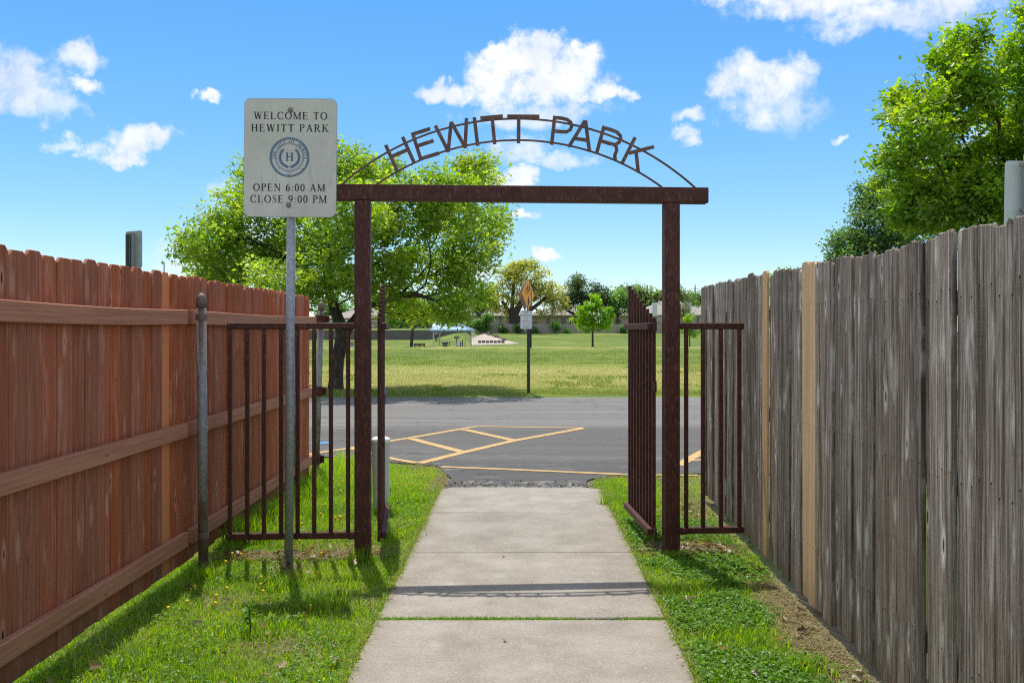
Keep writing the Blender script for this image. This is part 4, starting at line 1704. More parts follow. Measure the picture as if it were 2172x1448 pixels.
m = MB().path([(-.024, -.025, 0), (-.024, -.025, 2.58)], [.03, .03], 14)
m.build("post", "galvanised_steel", s2)
MB().box((-.03, -.035, P(2172, 352, 5.6).z + .03), (.1, .03, .02)).box((-.03, -.035, P(2172, 447, 5.6).z + .03), (.1, .03, .02)).build("bracket", "bolt_steel", s2)


# ------------------------------------------------------------------ trees
def leaf_arrays(centres, n_per, spread, size, cols, seed, flat=0.75, up=0.7, detail=True, per_jit=0.2, cl_val=0.13):
    rg = np.random.default_rng(seed)
    C = np.repeat(centres, n_per, axis=0)
    n = len(C)
    off = rg.normal(0, 1, (n, 3)) * spread
    off[:, 2] *= flat
    p = C + off
    nr = rg.normal(0, 1, (n, 3))
    nr[:, 2] = np.abs(nr[:, 2]) + up
    nr /= np.linalg.norm(nr, axis=1, keepdims=True)
    t_ = rg.normal(0, 1, (n, 3))
    t_ -= (t_ * nr).sum(1, keepdims=True) * nr
    t_ /= np.linalg.norm(t_, axis=1, keepdims=True)
    b_ = np.cross(nr, t_)
    L = size * rg.uniform(.6, 1.35, (n, 1))
    W = L * rg.uniform(.32, .5, (n, 1))
    fold = L * rg.uniform(.05, .25, (n, 1))
    if detail:
        # lobed outline folded along the midrib: base, l1, l2, tip, r2, r1, mid
        q = [(-.5, 0, 0), (-.22, .62, .8), (.02, .34, .5), (.24, .9, 1), (.5, 0, .1), (.24, -.9, 1), (.02, -.34, .5), (-.22, -.62, .8)]
        V = np.stack([p + t_ * L * a + b_ * W * b + nr * fold * c for a, b, c in q], 1)
        k = 8
        F0 = np.array([[0, 2, 1], [0, 4, 2], [2, 4, 3], [0, 7, 6], [0, 6, 4], [6, 5, 4]])
    else:
        q = [(-.5, 0, 0), (.05, 1, 1), (.5, 0, 0), (.05, -1, 1)]
        V = np.stack([p + t_ * L * a + b_ * W * b + nr * fold * c for a, b, c in q], 1)
        k = 4
        F0 = np.array([[0, 2, 1], [0, 3, 2]])
    F = (np.arange(n)[:, None, None] * k + F0[None]).reshape(-1, 3)
    cols = np.asarray(cols)
    m = len(centres)
    ci = rg.random(m)
    cv = 1 + rg.normal(0, cl_val, m)
    ci = np.clip(np.repeat(ci, n_per) + rg.normal(0, per_jit, n), 0, .999)
    idx = ci * (len(cols) - 1)
    lo = idx.astype(int)
    fr_ = (idx - lo)[:, None]
    c = cols[lo] * (1 - fr_) + cols[np.minimum(lo + 1, len(cols) - 1)] * fr_
    c = c * np.clip(np.repeat(cv, n_per) * rg.uniform(.86, 1.14, n), .5, 1.5)[:, None]
    c = np.repeat(c, k, axis=0)
    return V.reshape(-1, 3), F, c


def sample_lobes(lobes, seed):
    """Points in ellipsoids (c, r, n), denser towards the skin."""
    rg = np.random.default_rng(seed)
    out = []
    for c, r, n in lobes:
        d = rg.normal(0, 1, (n, 3))
        d /= np.linalg.norm(d, axis=1, keepdims=True)
        rad = rg.uniform(.12, 1, (n, 1)) ** .5
        out.append(np.array(c) + d * rad * np.array(r))
    return np.concatenate(out)


def skeleton(start, att, bf, seg, seed):
    """Branch graph: every attractor joins the node that keeps both its own branch and its way to the root short."""
    rg = np.random.default_rng(seed)
    pos = [np.array(s[0], float) for s in start]
    par = [s[1] for s in start]
    rad0 = [s[2] for s in start]
    plen = []
    for i, p in enumerate(pos):
        plen.append(0 if par[i] < 0 else plen[par[i]] + np.linalg.norm(p - pos[par[i]]))
    root = np.array(pos[len(start) - 1])
    tips = []
    P_ = np.array(pos)
    L_ = np.array(plen)
    first = next((i for i, s in enumerate(start) if len(s) > 3 and s[3]), max(0, len(start) // 3))
    ok = np.zeros(len(P_), bool)
    ok[first:] = True
    dmin = np.array([np.min(np.linalg.norm(P_[ok] - a, axis=1)) for a in att])
    for ai in np.argsort(dmin):
        a = att[ai]
        d = np.linalg.norm(P_ - a, axis=1)
        cost = d + bf * L_ + np.where(ok, 0, 1e9) + np.clip(P_[:, 2] - a[2], 0, None) * .35
        j = int(np.argmin(cost))
        n = max(1, int(d[j] / seg))
        prev = j
        v = a - P_[j]
        newp, newl = [], []
        base = L_[j]
        for q in range(1, n + 1):
            t_ = q / n
            pt = P_[j] + v * t_
            if q < n:
                pt = pt + rg.normal(0, .07, 3) * min(1, d[j]) * math.sin(math.pi * t_) + np.array([0, 0, .10 * math.sin(math.pi * t_) * d[j] * .6])
            par.append(prev)
            prev = len(par) - 1
            newp.append(pt)
            newl.append(base + d[j] * t_)
        P_ = np.concatenate([P_, np.array(newp)])
        L_ = np.concatenate([L_, np.array(newl)])
        ok = np.concatenate([ok, np.ones(n, bool)])
        tips.append(prev)
    n = len(P_)
    w = np.zeros(n)
    for tt in tips:
        w[tt] += 1
    order = np.argsort(-L_)
    for i in order:
        if par[i] >= 0:
            w[par[i]] += w[i]
    return P_, np.array(par), w, rad0, tips


def branch_mesh(name, P_, par, w, rad0, rtip, power, nmain):
    rad = rtip * np.maximum(w, 1) ** power
    for i, r in enumerate(rad0):
        rad[i] = r
    for i in range(nmain, len(P_)):
        rad[i] = min(rad[i], rad[par[i]] * .92)
    V, F = [], []
    for i in range(len(P_)):
        j = par[i]
        if j < 0:
            continue
        a, b = P_[j], P_[i]
        d = b - a
        ln = np.linalg.norm(d)
        if ln < 1e-5:
            continue
        d = d / ln
        s = np.cross(d, [0.3, 0.9, 0.2])
        s /= np.linalg.norm(s)
        u_ = np.cross(s, d)
        r0 = rad[j] if (i < nmain or rad[j] < rad[i] * 1.6) else rad[i] * 1.15
        k = 9 if i < nmain else (6 if rad[i] > .03 else 4)
        o = len(V)
        for pp, rr in ((a, r0), (b + d * rad[i] * .2, rad[i])):
            for q in range(k):
                an = 2 * math.pi * q / k
                V.append(pp + (s * math.cos(an) + u_ * math.sin(an)) * rr)
        for q in range(k):
            F.append((o + q, o + (q + 1) % k, o + k + (q + 1) % k, o + k + q))
    me = bpy.data.meshes.new(name)
    me.from_pydata([tuple(map(float, v)) for v in V], [], F)
    me.polygons.foreach_set('use_smooth', [True] * len(me.polygons))
    return me


def tree(name, label, cat, start, lobes, n_leaf, spread, size, cols, seed, group=None, bf=.35, seg=.35, rtip=.006, power=.42, detail=True, lmat="leaf", up=.7, flat=.75, keep=1.0, **kw):
    base = Vector(start[0][0])
    root = empty(name, base, label, cat, group)
    att = sample_lobes(lobes, seed)
    P_, par, w, rad0, tips = skeleton(start, att, bf, seg, seed)
    me = branch_mesh("trunk", P_ - np.array(base), par, w, rad0, rtip, power, len(start))
    link("trunk", me, "bark", root)
    cen = P_[tips]
    V, F, c = leaf_arrays(cen - np.array(base), n_leaf, spread, size, cols, seed + 1, detail=detail, up=up, flat=flat, **kw)
    link("crown", arrays_mesh("crown", V, F, c), lmat, root)
    return root


def L3(px, py, rx, ry, Y, n, ryd=None):
    """Lobe seen at (px, py) with pixel radii rx, ry, its centre at depth Y."""
    c = P(px, py, Y)
    k = Y / FPX
    return (tuple(c), (rx * k, (ryd if ryd else (rx + ry) * .5 * k), ry * k), n)


SPRING0 = [(0.131, 0.228, 0.022), (0.193, 0.308, 0.027), (0.275, 0.370, 0.033), (0.379, 0.426, 0.044), (0.481, 0.468, 0.058)]
SPRING = [(.145, .245, .040), (.195, .300, .046), (.255, .355, .054), (.325, .405, .065), (.400, .445, .085)]
DARKG = [(0.075, 0.142, 0.056), (0.109, 0.189, 0.072), (0.151, 0.246, 0.091)]
LIVEG = [(0.105, 0.220, 0.070), (0.157, 0.290, 0.096), (0.229, 0.369, 0.114)]
YELLOW = [(0.267, 0.283, 0.075), (0.400, 0.392, 0.094), (0.550, 0.492, 0.133), (0.333, 0.300, 0.133)]
BRIGHT = [(.14, .28, .012), (.21, .36, .016), (.28, .42, .02)]
RIGHTG = [(0.118, 0.211, 0.027), (0.176, 0.288, 0.033), (0.260, 0.365, 0.042), (0.395, 0.456, 0.057)]

# the big oak beyond the parking lot
OY = 23.8
st = [(tuple(P(712, 826, OY)), -1, .21), (tuple(P(713, 800, OY)), 0, .175), (tuple(P(716, 765, OY)), 1, .165), (tuple(P(722, 732, OY)), 2, .165), (tuple(P(728, 708, OY)), 3, .175),
      (tuple(P(722, 690, OY)), 4, .16), (tuple(P(708, 652, OY)), 5, .13, True), (tuple(P(697, 612, OY - .2)), 6, .10), (tuple(P(692, 575, OY - .3)), 7, .085), (tuple(P(712, 520, OY - .2)), 8, .065), (tuple(P(730, 470, OY)), 9, .05),
      (tuple(P(748, 682, OY + .2)), 4, .11), (tuple(P(772, 650, OY + .5)), 11, .09), (tuple(P(800, 600, OY + .6)), 12, .07), (tuple(P(860, 540, OY + .6)), 13, .05),
      (tuple(P(640, 560, OY + .3)), 7, .06), (tuple(P(560, 520, OY)), 15, .04), (tuple(P(880, 622, OY - .6)), 12, .05), (tuple(P(930, 640, OY - .7)), 17, .03)]
lob = []
rr = random.Random(5)
for px_, py_, rx_, ry_, n in [(735, 362, 62, 48, 40), (800, 380, 60, 40, 28), (1000, 372, 58, 42, 34), (930, 405, 85, 45, 34), (620, 400, 90, 60, 44), (540, 385, 45, 55, 26), (505, 460, 62, 58, 34),
                              (445, 535, 56, 44, 32), (402, 522, 26, 32, 13), (470, 495, 40, 36, 16), (440, 585, 40, 18, 10), (555, 545, 95, 62, 52), (650, 495, 85, 75, 52), (750, 465, 95, 80, 60), (860, 455, 105, 72, 60), (975, 455, 85, 62, 44),
                              (1048, 462, 30, 38, 12), (1000, 545, 62, 56, 34), (1050, 520, 22, 30, 6), (905, 570, 100, 65, 54), (1005, 618, 36, 36, 14), (955, 650, 48, 34, 20), (800, 590, 75, 58, 36), (715, 570, 80, 55, 36),
                              (590, 592, 62, 38, 24), (480, 575, 62, 36, 24), (835, 640, 60, 28, 18), (690, 620, 60, 30, 14), (640, 620, 45, 28, 12), (890, 660, 40, 20, 9), (955, 668, 30, 16, 8)]:
    Yc = OY + rr.uniform(-1.9, 1.7)
    lob.append(L3(px_, py_, rx_, ry_, Yc, max(3, int(n * 1.15)), ryd=rr.uniform(.9, 1.5)))
tree("oak_tree", "large spreading oak in fresh yellow-green leaf beyond the parking lot", "tree", st, lob, 58, .165, .108, SPRING, 3, bf=.3, seg=.3, rtip=.0055)

# the tall tree over the right fence
TY = 15.5
st = [((9.6, TY + .3, -.05), -1, .24), ((9.5, TY + .3, 1.2), 0, .2), ((9.45, TY + .2, 2.2), 1, .19, True), (tuple(P(2260, 430, TY)), 2, .12), (tuple(P(2160, 380, TY)), 3, .06), (tuple(P(2080, 350, TY)), 4, .04),
      ((9.5, TY, 3.4), 2, .15), ((9.2, TY, 4.6), 6, .11), ((9.0, TY, 5.6), 7, .07), (tuple(P(2180, 440, TY - .3)), 3, .06), (tuple(P(2080, 400, TY - .3)), 9, .04)]
lob = []
for px_, py_, rx_, ry_, n in [(1945, 285, 72, 88, 46), (1925, 225, 45, 40, 16), (2050, 170, 82, 92, 56), (2030, 100, 58, 36, 18), (2160, 110, 40, 95, 28), (1975, 375, 95, 72, 44), (1960, 440, 90, 50, 34), (2085, 300, 105, 95, 66),
                              (2080, 420, 100, 60, 44), (2180, 240, 90, 120, 60), (2290, 200, 130, 190, 90), (2300, 400, 150, 110, 70), (2180, 400, 90, 70, 40), (2040, 470, 90, 40, 26), (1900, 350, 40, 50, 14), (2420, 300, 110, 180, 40)]:
    lob.append(L3(px_, py_, rx_, ry_, TY + rr.uniform(-.9, .9), n, ryd=rr.uniform(.55, .95)))
tree("shade_tree", "tall spreading leafy tree behind the weathered grey fence", "tree", st, lob, 66, .125, .090, RIGHTG, 8, bf=.3, seg=.25, rtip=.005)

# dark evergreen beside it
EY = 24.0
st = [((9.4, EY, -.05), -1, .16), ((9.4, EY, .9), 0, .14, True), ((9.4, EY, 2.2), 1, .10), (tuple(P(1880, 480, EY)), 2, .06), (tuple(P(1840, 430, EY)), 3, .03)]
lob = [L3(px_, py_, rx_, ry_, EY + rr.uniform(-.5, .5), n, ryd=.85) for px_, py_, rx_, ry_, n in [(1875, 480, 75, 62, 80), (1800, 520, 46, 36, 36), (1840, 425, 34, 42, 26), (1925, 440, 60, 62, 60), (1780, 545, 30, 20, 14), (1880, 545, 100, 40, 60), (1960, 500, 60, 60, 40), (1860, 400, 16, 20, 6), (1860, 620, 115, 60, 70)]]
tree("evergreen_tree", "small dull dark green evergreen beside the tall tree over the grey fence", "tree", st, lob, 62, .12, .075, DARKG + [(.10, .14, .06)], 14, bf=.3, rtip=.005, detail=False, lmat="dull_leaf")
# tip of one more tree over the grey fence
tp = P(1663, 580, 30)
st = [((tp.x, 30, -.0), -1, .09), ((tp.x, 30, 1.0), 0, .07, True), ((tp.x, 30, 3.0), 1, .04)]
tree("young_tree", "top of a small green tree just showing over the grey fence", "tree", st, [((tp.x, 30, 2.95), (.62, .5, .55), 40), ((tp.x, 30, 2.0), (.8, .7, .75), 50)], 40, .12, .10, RIGHTG, 15, detail=False)

# trees in the field
st = [(tuple(P(1257, 738, 85)), -1, .11), (tuple(P(1257, 712, 85)), 0, .085), (tuple(P(1257, 700, 85)), 1, .075, True), (tuple(P(1257, 668, 85)), 2, .03), (tuple(P(1258, 640, 85)), 3, .015)]
lob = [L3(px_, py_, rx_, ry_, 85, n, ryd=.95) for px_, py_, rx_, ry_, n in [(1258, 672, 40, 26, 56), (1235, 680, 25, 20, 22), (1283, 680, 22, 18, 22), (1256, 645, 24, 17, 28), (1262, 630, 9, 10, 7), (1230, 655, 12, 10, 8), (1285, 658, 12, 12, 9), (1240, 695, 20, 10, 12), (1275, 695, 20, 9, 12)]]
tree("maple_tree", "small bright lime-green maple standing alone on the lawn", "tree", st, lob, 34, .14, .17, BRIGHT, 21, bf=.3, seg=.35, rtip=.007, detail=False)
tp = P(1463, 737, 85)
st = [(tuple(tp), -1, .06), (tuple(P(1463, 712, 85)), 0, .05, True), (tuple(P(1463, 690, 85)), 1, .02), (tuple(P(1462, 676, 85)), 2, .012)]
lob = [L3(px_, py_, rx_, ry_, 85, n, ryd=.7) for px_, py_, rx_, ry_, n in [(1462, 676, 12, 9, 12), (1455, 703, 14, 9, 12), (1472, 706, 14, 10, 12), (1464, 690, 14, 8, 10)]]
tree("maple_sapling", "thin yellow-green sapling behind the right side panel of the gate", "tree", st, lob, 24, .12, .16, BRIGHT, 22, seg=.35, rtip=.007, detail=False)
st = [(tuple(P(872, 740, 86)), -1, .16), (tuple(P(874, 715, 86)), 0, .13), (tuple(P(876, 697, 86)), 1, .12, True), (tuple(P(878, 670, 86)), 2, .05), (tuple(P(872, 645, 86)), 3, .03), (tuple(P(892, 686, 86)), 2, .035), (tuple(P(850, 680, 86)), 3, .03)]
lob = [L3(px_, py_, rx_, ry_, 86 + rr.uniform(-.4, .4), n, ryd=1.3) for px_, py_, rx_, ry_, n in [(870, 655, 42, 26, 85), (838, 668, 26, 22, 30), (898, 668, 28, 18, 28), (872, 636, 24, 14, 18), (825, 680, 14, 12, 12), (855, 682, 24, 10, 16), (900, 650, 18, 14, 12)]]
tree("shade_tree", "round dark green tree with a forked trunk on the lawn by the pavilion", "tree", st, lob, 40, .20, .19, LIVEG + [(.15, .24, .05)], 24, bf=.3, seg=.4, rtip=.008, detail=False)


FARN = .62


def far_tree(name, label, lobes, trunk, cols, seed, leafs=34, spread=.34, size=.30, group=None, lmat="dull_leaf", rt=.16, Y=105, z0=.8, **kw):
    Y, spread, size, rt = Y * 1.82, spread * 1.75, size * 1.6, rt * 1.7
    p = P(trunk[0], trunk[1], Y)
    st_ = [((p.x, Y, z0), -1, rt), ((p.x, Y, z0 + 1.8), 0, rt * .9, True), ((p.x, Y, max(z0 + 3.0, p.z)), 1, rt * .7)]
    for k, (lx, ly) in enumerate(trunk[2:]):
        st_.append((tuple(P(lx, ly, Y)), 2 if k % 2 == 0 else 1, rt * .45))
    lob_ = [L3(a, b, c, d, Y + rr.uniform(-1, 1), max(6, int(n * FARN)), ryd=(c + d) * .5 * Y / FPX) for a, b, c, d, n in lobes]
    return tree(name, label, "tree", st_, lob_, leafs, spread, size, cols, seed, group=group, bf=.3, seg=1.1, rtip=.035, power=.36, detail=False, lmat=lmat, **kw)


far_tree("oak_tree", "wide olive-yellow oak in front of the brick house beyond the lawn", [(1122, 586, 46, 30, 120), (1120, 562, 28, 13, 40), (1070, 598, 28, 24, 60), (1062, 645, 32, 24, 70), (1160, 622, 40, 30, 110), (1110, 625, 46, 24, 80), (1184, 645, 24, 22, 46), (1085, 573, 26, 18, 40), (1155, 660, 26, 10, 16), (1045, 625, 14, 24, 24)],
         (1085, 668, (1065, 640), (1110, 635), (1130, 605), (1160, 630), (1090, 590)), YELLOW, 31, 30, .30, .25, lmat="leaf", rt=.40, Y=104)
far_tree("cedar_tree", "dark bluish tree beside the tan roof left of the yellow oak", [(1026, 640, 22, 26, 70), (1015, 660, 16, 12, 26), (1035, 615, 16, 16, 26)], (1024, 672), [(.06, .10, .06), (.10, .15, .09)], 32, 34, .32, .24, Y=108)
far_tree("live_oak_tree", "tall dark grey-green tree right of the yellow oak, upright limbs", [(1222, 620, 22, 36, 110), (1240, 640, 26, 26, 80), (1262, 615, 14, 20, 40), (1206, 640, 18, 24, 50), (1275, 630, 20, 22, 50), (1225, 598, 14, 14, 24), (1285, 645, 18, 20, 40)],
         (1222, 668, (1205, 660), (1235, 640), (1262, 620)), [(.06, .095, .045), (.09, .135, .06), (.13, .175, .08)], 33, 32, .34, .24, Y=106, rt=.3)
far_tree("elm_tree", "mid green rounded tree behind the small lime maple", [(1312, 640, 26, 26, 100), (1335, 650, 16, 16, 36), (1296, 655, 14, 14, 30)], (1310, 670), LIVEG, 34, 36, .34, .26, Y=106)
far_tree("background_tree", "wide dome-shaped tree rising behind the right-hand roof", [(1350, 632, 48, 26, 170), (1385, 640, 26, 18, 60), (1320, 632, 22, 18, 50)], (1350, 660), [(.10, .15, .055), (.14, .20, .065), (.18, .24, .08)], 35, 30, .55, .42, Y=150)
far_tree("background_tree", "pale green tree behind the roof beside the right gate post", [(1412, 634, 24, 20, 70), (1440, 632, 22, 22, 70), (1462, 645, 20, 12, 40)], (1425, 660), [(.13, .19, .06), (.20, .26, .08)], 36, 30, .5, .4, Y=150)
far_tree("background_tree", "dark distant tree at the foot of the utility pole", [(1477, 634, 22, 14, 60), (1500, 640, 22, 14, 50)], (1480, 655), DARKG, 37, 30, .55, .4, Y=170)
far_tree("live_oak_tree", "thin grey-green tree in front of the right-hand house roof", [(1450, 655, 16, 16, 40), (1458, 672, 12, 10, 20), (1440, 668, 10, 12, 16)], (1450, 690), [(.10, .13, .07), (.16, .18, .10)], 38, 26, .3, .2, Y=104, rt=.1)
far_tree("background_tree", "pale feathery tree beside the grey roof behind the pavilion", [(975, 640, 16, 20, 40), (965, 665, 14, 16, 30), (955, 650, 14, 18, 30)], (968, 690), [(.12, .15, .05), (.18, .20, .08)], 39, 26, .32, .22, Y=112)
for k, (a, b, w, lab) in enumerate([(705, 650, 34, "dense green tree beyond the block wall, seen beside the stained fence end"), (775, 655, 34, "dense green tree beyond the block wall, hidden by the left gate post"), (835, 650, 30, "dense green tree beyond the block wall, left of the forked tree"), (915, 652, 30, "dense green tree beyond the block wall, left of the pavilion roof")]):
    far_tree("background_tree", lab, [(a, b, w, 26, 100), (a - 12, b + 16, w * .7, 16, 36), (a + 14, b + 14, w * .7, 18, 36)], (a, 690), LIVEG, 40 + k, 32, .4, .3, Y=122, group="trees beyond the block wall")


# ------------------------------------------------------------------ shrubs along the far fence
def shrub(name, label, cat, lobes, Y, cols, seed, n_leaf=30, spread=.2, size=.2, group=None):
    spread, size = spread * 1.5, size * 1.35
    lob_ = [L3(a, b, c, d, Y, n, ryd=.6) for a, b, c, d, n in lobes]
    b0 = P(lobes[0][0], 706, Y)
    z0 = float(zt(b0.x, Y))
    att = sample_lobes(lob_, seed)
    att = att[att[:, 2] > z0 + .05]
    root = empty(name, (b0.x, Y, z0), label, cat, group)
    base = np.array([b0.x, Y, z0])
    m_ = MB()
    rg = random.Random(seed)
    for q in range(7):
        a = att[rg.randrange(len(att))] - base
        m_.path([(rg.uniform(-.15, .15), 0, -.05), tuple(a * .5 + np.array([0, 0, .1])), tuple(a)], [.03, .02, .008], 5)
    m_.build("stem", "bark", root)
    V, F, c = leaf_arrays(att - base, n_leaf, spread, size, cols, seed, detail=False)
    link("foliage", arrays_mesh("foliage", V, F, c), "leaf", root)
    return root


shrub("hedge", "bright green hedge at the fence corner behind the pavilion", "hedge", [(1010, 690, 20, 10, 60), (1028, 690, 14, 13, 50), (1035, 673, 9, 10, 26), (995, 692, 10, 9, 26), (1020, 682, 16, 4, 20)], 184.3, LIVEG + [(.13, .19, .04)], 51, 36, .2, .2)
for k, (sx, sy, rx_, ry_, lab) in enumerate([(1066, 696, 11, 9, "dark ivy bush on the far fence right of the hedge"), (1098, 695, 12, 10, "dark ivy bush on the far fence behind the crossing sign"), (1132, 698, 8, 8, "small dark shrub on the far fence right of the crossing sign"),
                                             (1177, 690, 13, 14, "pale leafy shrub on the far fence below the house windows"), (1322, 698, 10, 9, "shrub at the far fence beside the right gate leaf"), (1205, 702, 6, 4, "low weed at the far fence foot left of the lime maple")]):
    shrub("shrub", lab, "shrub", [(sx, sy + 2, rx_ * .62, ry_ * .62, 30), (sx + 4, sy + 6, rx_ * .7, ry_ * .3, 14), (sx - 3, sy - 3, rx_ * .25, ry_ * .5, 8)], 184.4, (LIVEG if k == 3 else DARKG + LIVEG[:2]), 60 + k, 26, .17, .17, "shrubs along the far fence")

# ------------------------------------------------------------------ far fence, houses, wall, pavilion
YF = 185.0
ff = empty("wooden_fence", (14, YF, 1.03), "distant grey board fence between the lawn and the brick houses", "fence")
m = MB()
rg = random.Random(4)
x = -8.2
while x < 48:
    z0 = float(zt(x, YF))
    h = 1.78 + rg.uniform(-.03, .03)
    m.box((x - 14, rg.choice((0, 0, .02)), z0 + h / 2 - 1.03), (.142, .02, h))
    x += .15
tag(m.build("board", "grey_lumber", ff), kind='stuff')
for z in (.35, 1.45):
    MB().box((20 - 14, .04, z), (56, .04, .09)).build("rail", "grey_lumber", ff)


def house(name, label, x0, x1, Y, depth, z0, zeave, zridge, hip, wallmat, roofmat, windows, group=None, front=None):
    cx_ = (x0 + x1) / 2
    root = empty(name, (cx_, Y, z0), label, "house", group)
    w = x1 - x0
    he, hr = zeave - z0, zridge - z0
    MB().box((0, depth / 2, he / 2), (w, depth, he)).build("wall", wallmat, root)
    ov = .6
    a = [(-w / 2 - ov, -ov, he), (w / 2 + ov, -ov, he), (w / 2 + ov, depth + ov, he), (-w / 2 - ov, depth + ov, he)]
    r_ = [(-w / 2 + hip, depth / 2, hr), (w / 2 - hip, depth / 2, hr)]
    lo = [(x_, y_, z_ - .16) for x_, y_, z_ in a]
    rf_ = MB().add(a + r_ + lo, [(0, 1, 5, 4), (1, 2, 5), (2, 3, 4, 5), (3, 0, 4), (6, 7, 1, 0), (7, 8, 2, 1), (8, 9, 3, 2), (9, 6, 0, 3), (9, 8, 7, 6)]).build("roof", roofmat, root)
    MB().box((0, -ov - .02, he - .09), (w + 2 * ov, .03, .18)).build("fascia", "fascia_paint", rf_)
    for (wx, wz, ww, wh, mt) in windows:
        f = MB().box((wx - cx_, -.02, wz - z0), (ww + .14, .06, wh + .14)).build("window", "frame_paint", root)
        MB().box((wx - cx_, -.055, wz - z0), (ww, .02, wh)).build("pane", mt, f)
        mu = MB().box((wx - cx_, -.068, wz - z0), (.035, .012, wh)).box((wx - cx_, -.069, wz - z0), (ww, .012, .035))
        mu.box((wx - cx_, -.07, wz - z0 + wh * .25), (ww, .012, .025)).box((wx - cx_, -.071, wz - z0 - wh * .25), (ww, .012, .025))
        mu.build("muntin", "frame_paint", f)
    return root, rf_


def hx(px, Y):
    return (px - VX) * Y / FPX


def hz(py, Y):
    return CAMH - (py - VY) * Y / FPX


def win(px, py, w, h, Y, mt="window_glass"):
    return (hx(px, Y), hz(py, Y), w * Y / FPX, h * Y / FPX, mt)


HY = 202
h1, r1 = house("brick_house", "tan-roofed brick house with pale gable wall behind the pavilion", hx(976, HY), hx(1112, HY), HY, 13, .8, hz(669, HY), hz(651, HY), 5.4, "brick", "tan_shingle",
               [win(1053, 679, 9, 15, HY, "window_blind"), win(1069, 679, 8, 15, HY, "window_blind"), win(1096, 681, 5, 10, HY)])
w_ = hx(1019, HY) - hx(976, HY)
MB().box((hx(976, HY) + w_ / 2 - h1.location.x - .02, -.08, (hz(669, HY) - .8) / 2 - .1), (w_, .12, hz(669, HY) - .8 - .25)).build("end_wall", "tan_siding", h1)
h2, r2 = house("brick_house", "low brick house with three dark windows left of the lime maple", hx(1118, HY + 2), hx(1262, HY + 2), HY + 2, 13, .8, hz(668, HY + 2), hz(646, HY + 2), 7.0, "brick", "tan_shingle",
               [win(1163, 681, 8, 13, HY + 2), win(1195, 681, 9, 14, HY + 2), win(1211, 682, 8, 12, HY + 2), win(1133, 684, 14, 6, HY + 2)])
h3, r3 = house("brick_house", "brick house with white chimney and long tan roof right of the lime maple", hx(1345, HY + 4), hx(1520, HY + 4), HY + 4, 16, .8, hz(667.5, HY + 4), hz(635, HY + 4), 7.5, "brick", "tan_shingle",
               [win(1399, 676, 9, 11, HY + 4, "window_blind"), win(1480, 678, 6, 11, HY + 4)])
for px_ in (1388.5, 1461):
    q = P(px_, 653, HY + 2.6)
    c_ = MB().box((q.x - h3.location.x, q.y - h3.location.y, q.z - .8 - .3), (1.05, 1.0, 3.0)).build("chimney", "white_siding", r3)
    MB().lathe((q.x - h3.location.x, q.y - h3.location.y, q.z - .8 + 1.2), [(.38, 0), (.38, .2), (.26, .42), (.03, .5)], 10).build("chimney_cap", "black_plastic", r3)
m = MB()
for px_ in (1375, 1386, 1397):
    q = P(px_, 637.5, HY + 11)
    m.box((q.x - h3.location.x, q.y - h3.location.y - .8, q.z - .8 - .05), (.45, .4, .35))
m.build("roof_vent", "fascia_paint", r3)
h4, r4 = house("brick_house", "low brick wing with one wide window behind the right gate leaf", hx(1292, HY + 1), hx(1352, HY + 1), HY + 1, 10, .8, hz(668, HY + 1), hz(655, HY + 1), 3, "brick", "tan_shingle", [win(1311, 683, 15, 12, HY + 1)])
h5, r5 = house("grey_roof_house", "house with steep grey roof behind the tan roof", hx(955, 232), hx(1016, 232), 232, 12, .8, hz(665, 232), hz(632, 232), 3, "brick", "grey_shingle", [])

h6, r6 = house("brick_house", "long low house beyond the block wall, mostly hidden by trees", hx(690, 208), hx(905, 208), 208, 12, 1.6, hz(674, 208), hz(654, 208), 6.0, "brick", "tan_shingle",
               [win(720, 683, 12, 10, 208), win(760, 683, 12, 10, 208), win(833, 683, 10, 10, 208), win(895, 683, 10, 10, 208)])
for k, (sx, sy, lab) in enumerate([(822, 688, "dark shrub behind the block wall beside the left gate leaf"), (850, 689, "pale shrub behind the block wall left of the forked tree"), (897, 686, "dark shrub behind the block wall right of the forked tree"), (735, 688, "dark shrub behind the block wall beside the oak trunk"), (700, 688, "shrub behind the block wall at the stained fence end")]):
    shrub("shrub", lab, "shrub", [(sx, sy, 11, 6, 46), (sx + 10, sy + 2, 9, 5, 26)], 190, LIVEG if k % 2 else DARKG, 80 + k, 26, .17, .17, "shrubs behind the block wall")

# utility pole
up_ = empty("utility_pole", (hx(1474.5, 290), 290, .7), "distant wooden utility pole right of the gate", "utility pole")
MB().tube((0, 0, 0), (0, 0, hz(604, 290) - .7), .2, .15, 8).build("pole", "pole_wood", up_)
MB().box((0, -.1, hz(612, 290) - .7), (2.2, .12, .15)).build("crossarm", "pole_wood", up_)

# block retaining wall
YW = 168.0
rw = empty("retaining_wall", (-40, YW, -.6), "long low grey block retaining wall left of the pavilion", "wall")
x0, x1 = -80, hx(1000, YW)
MB().box(((x0 + x1) / 2 + 40, 0, 1.02), (x1 - x0, .4, 2.04)).build("blocks", "wall_blocks", rw)
MB().box(((x0 + x1) / 2 + 40, -.04, 2.10), (x1 - x0, .5, .12)).build("coping", "wall_blocks", rw)

# wire fence on the lawn above
cf = empty("metal_fence", (-40, 186, 1.9), "thin grey wire fence on the lawn above the block wall", "fence")
for k in range(14):
    MB().tube((-6 + k * 2.7, 0, -.2), (-6 + k * 2.7, 0, 1.6), .045, n=6).build("post", "galvanised_steel", cf)
MB().tube((-6, 0, 1.55), (29.1, 0, 1.55), .035, n=6).build("rail", "galvanised_steel", cf)

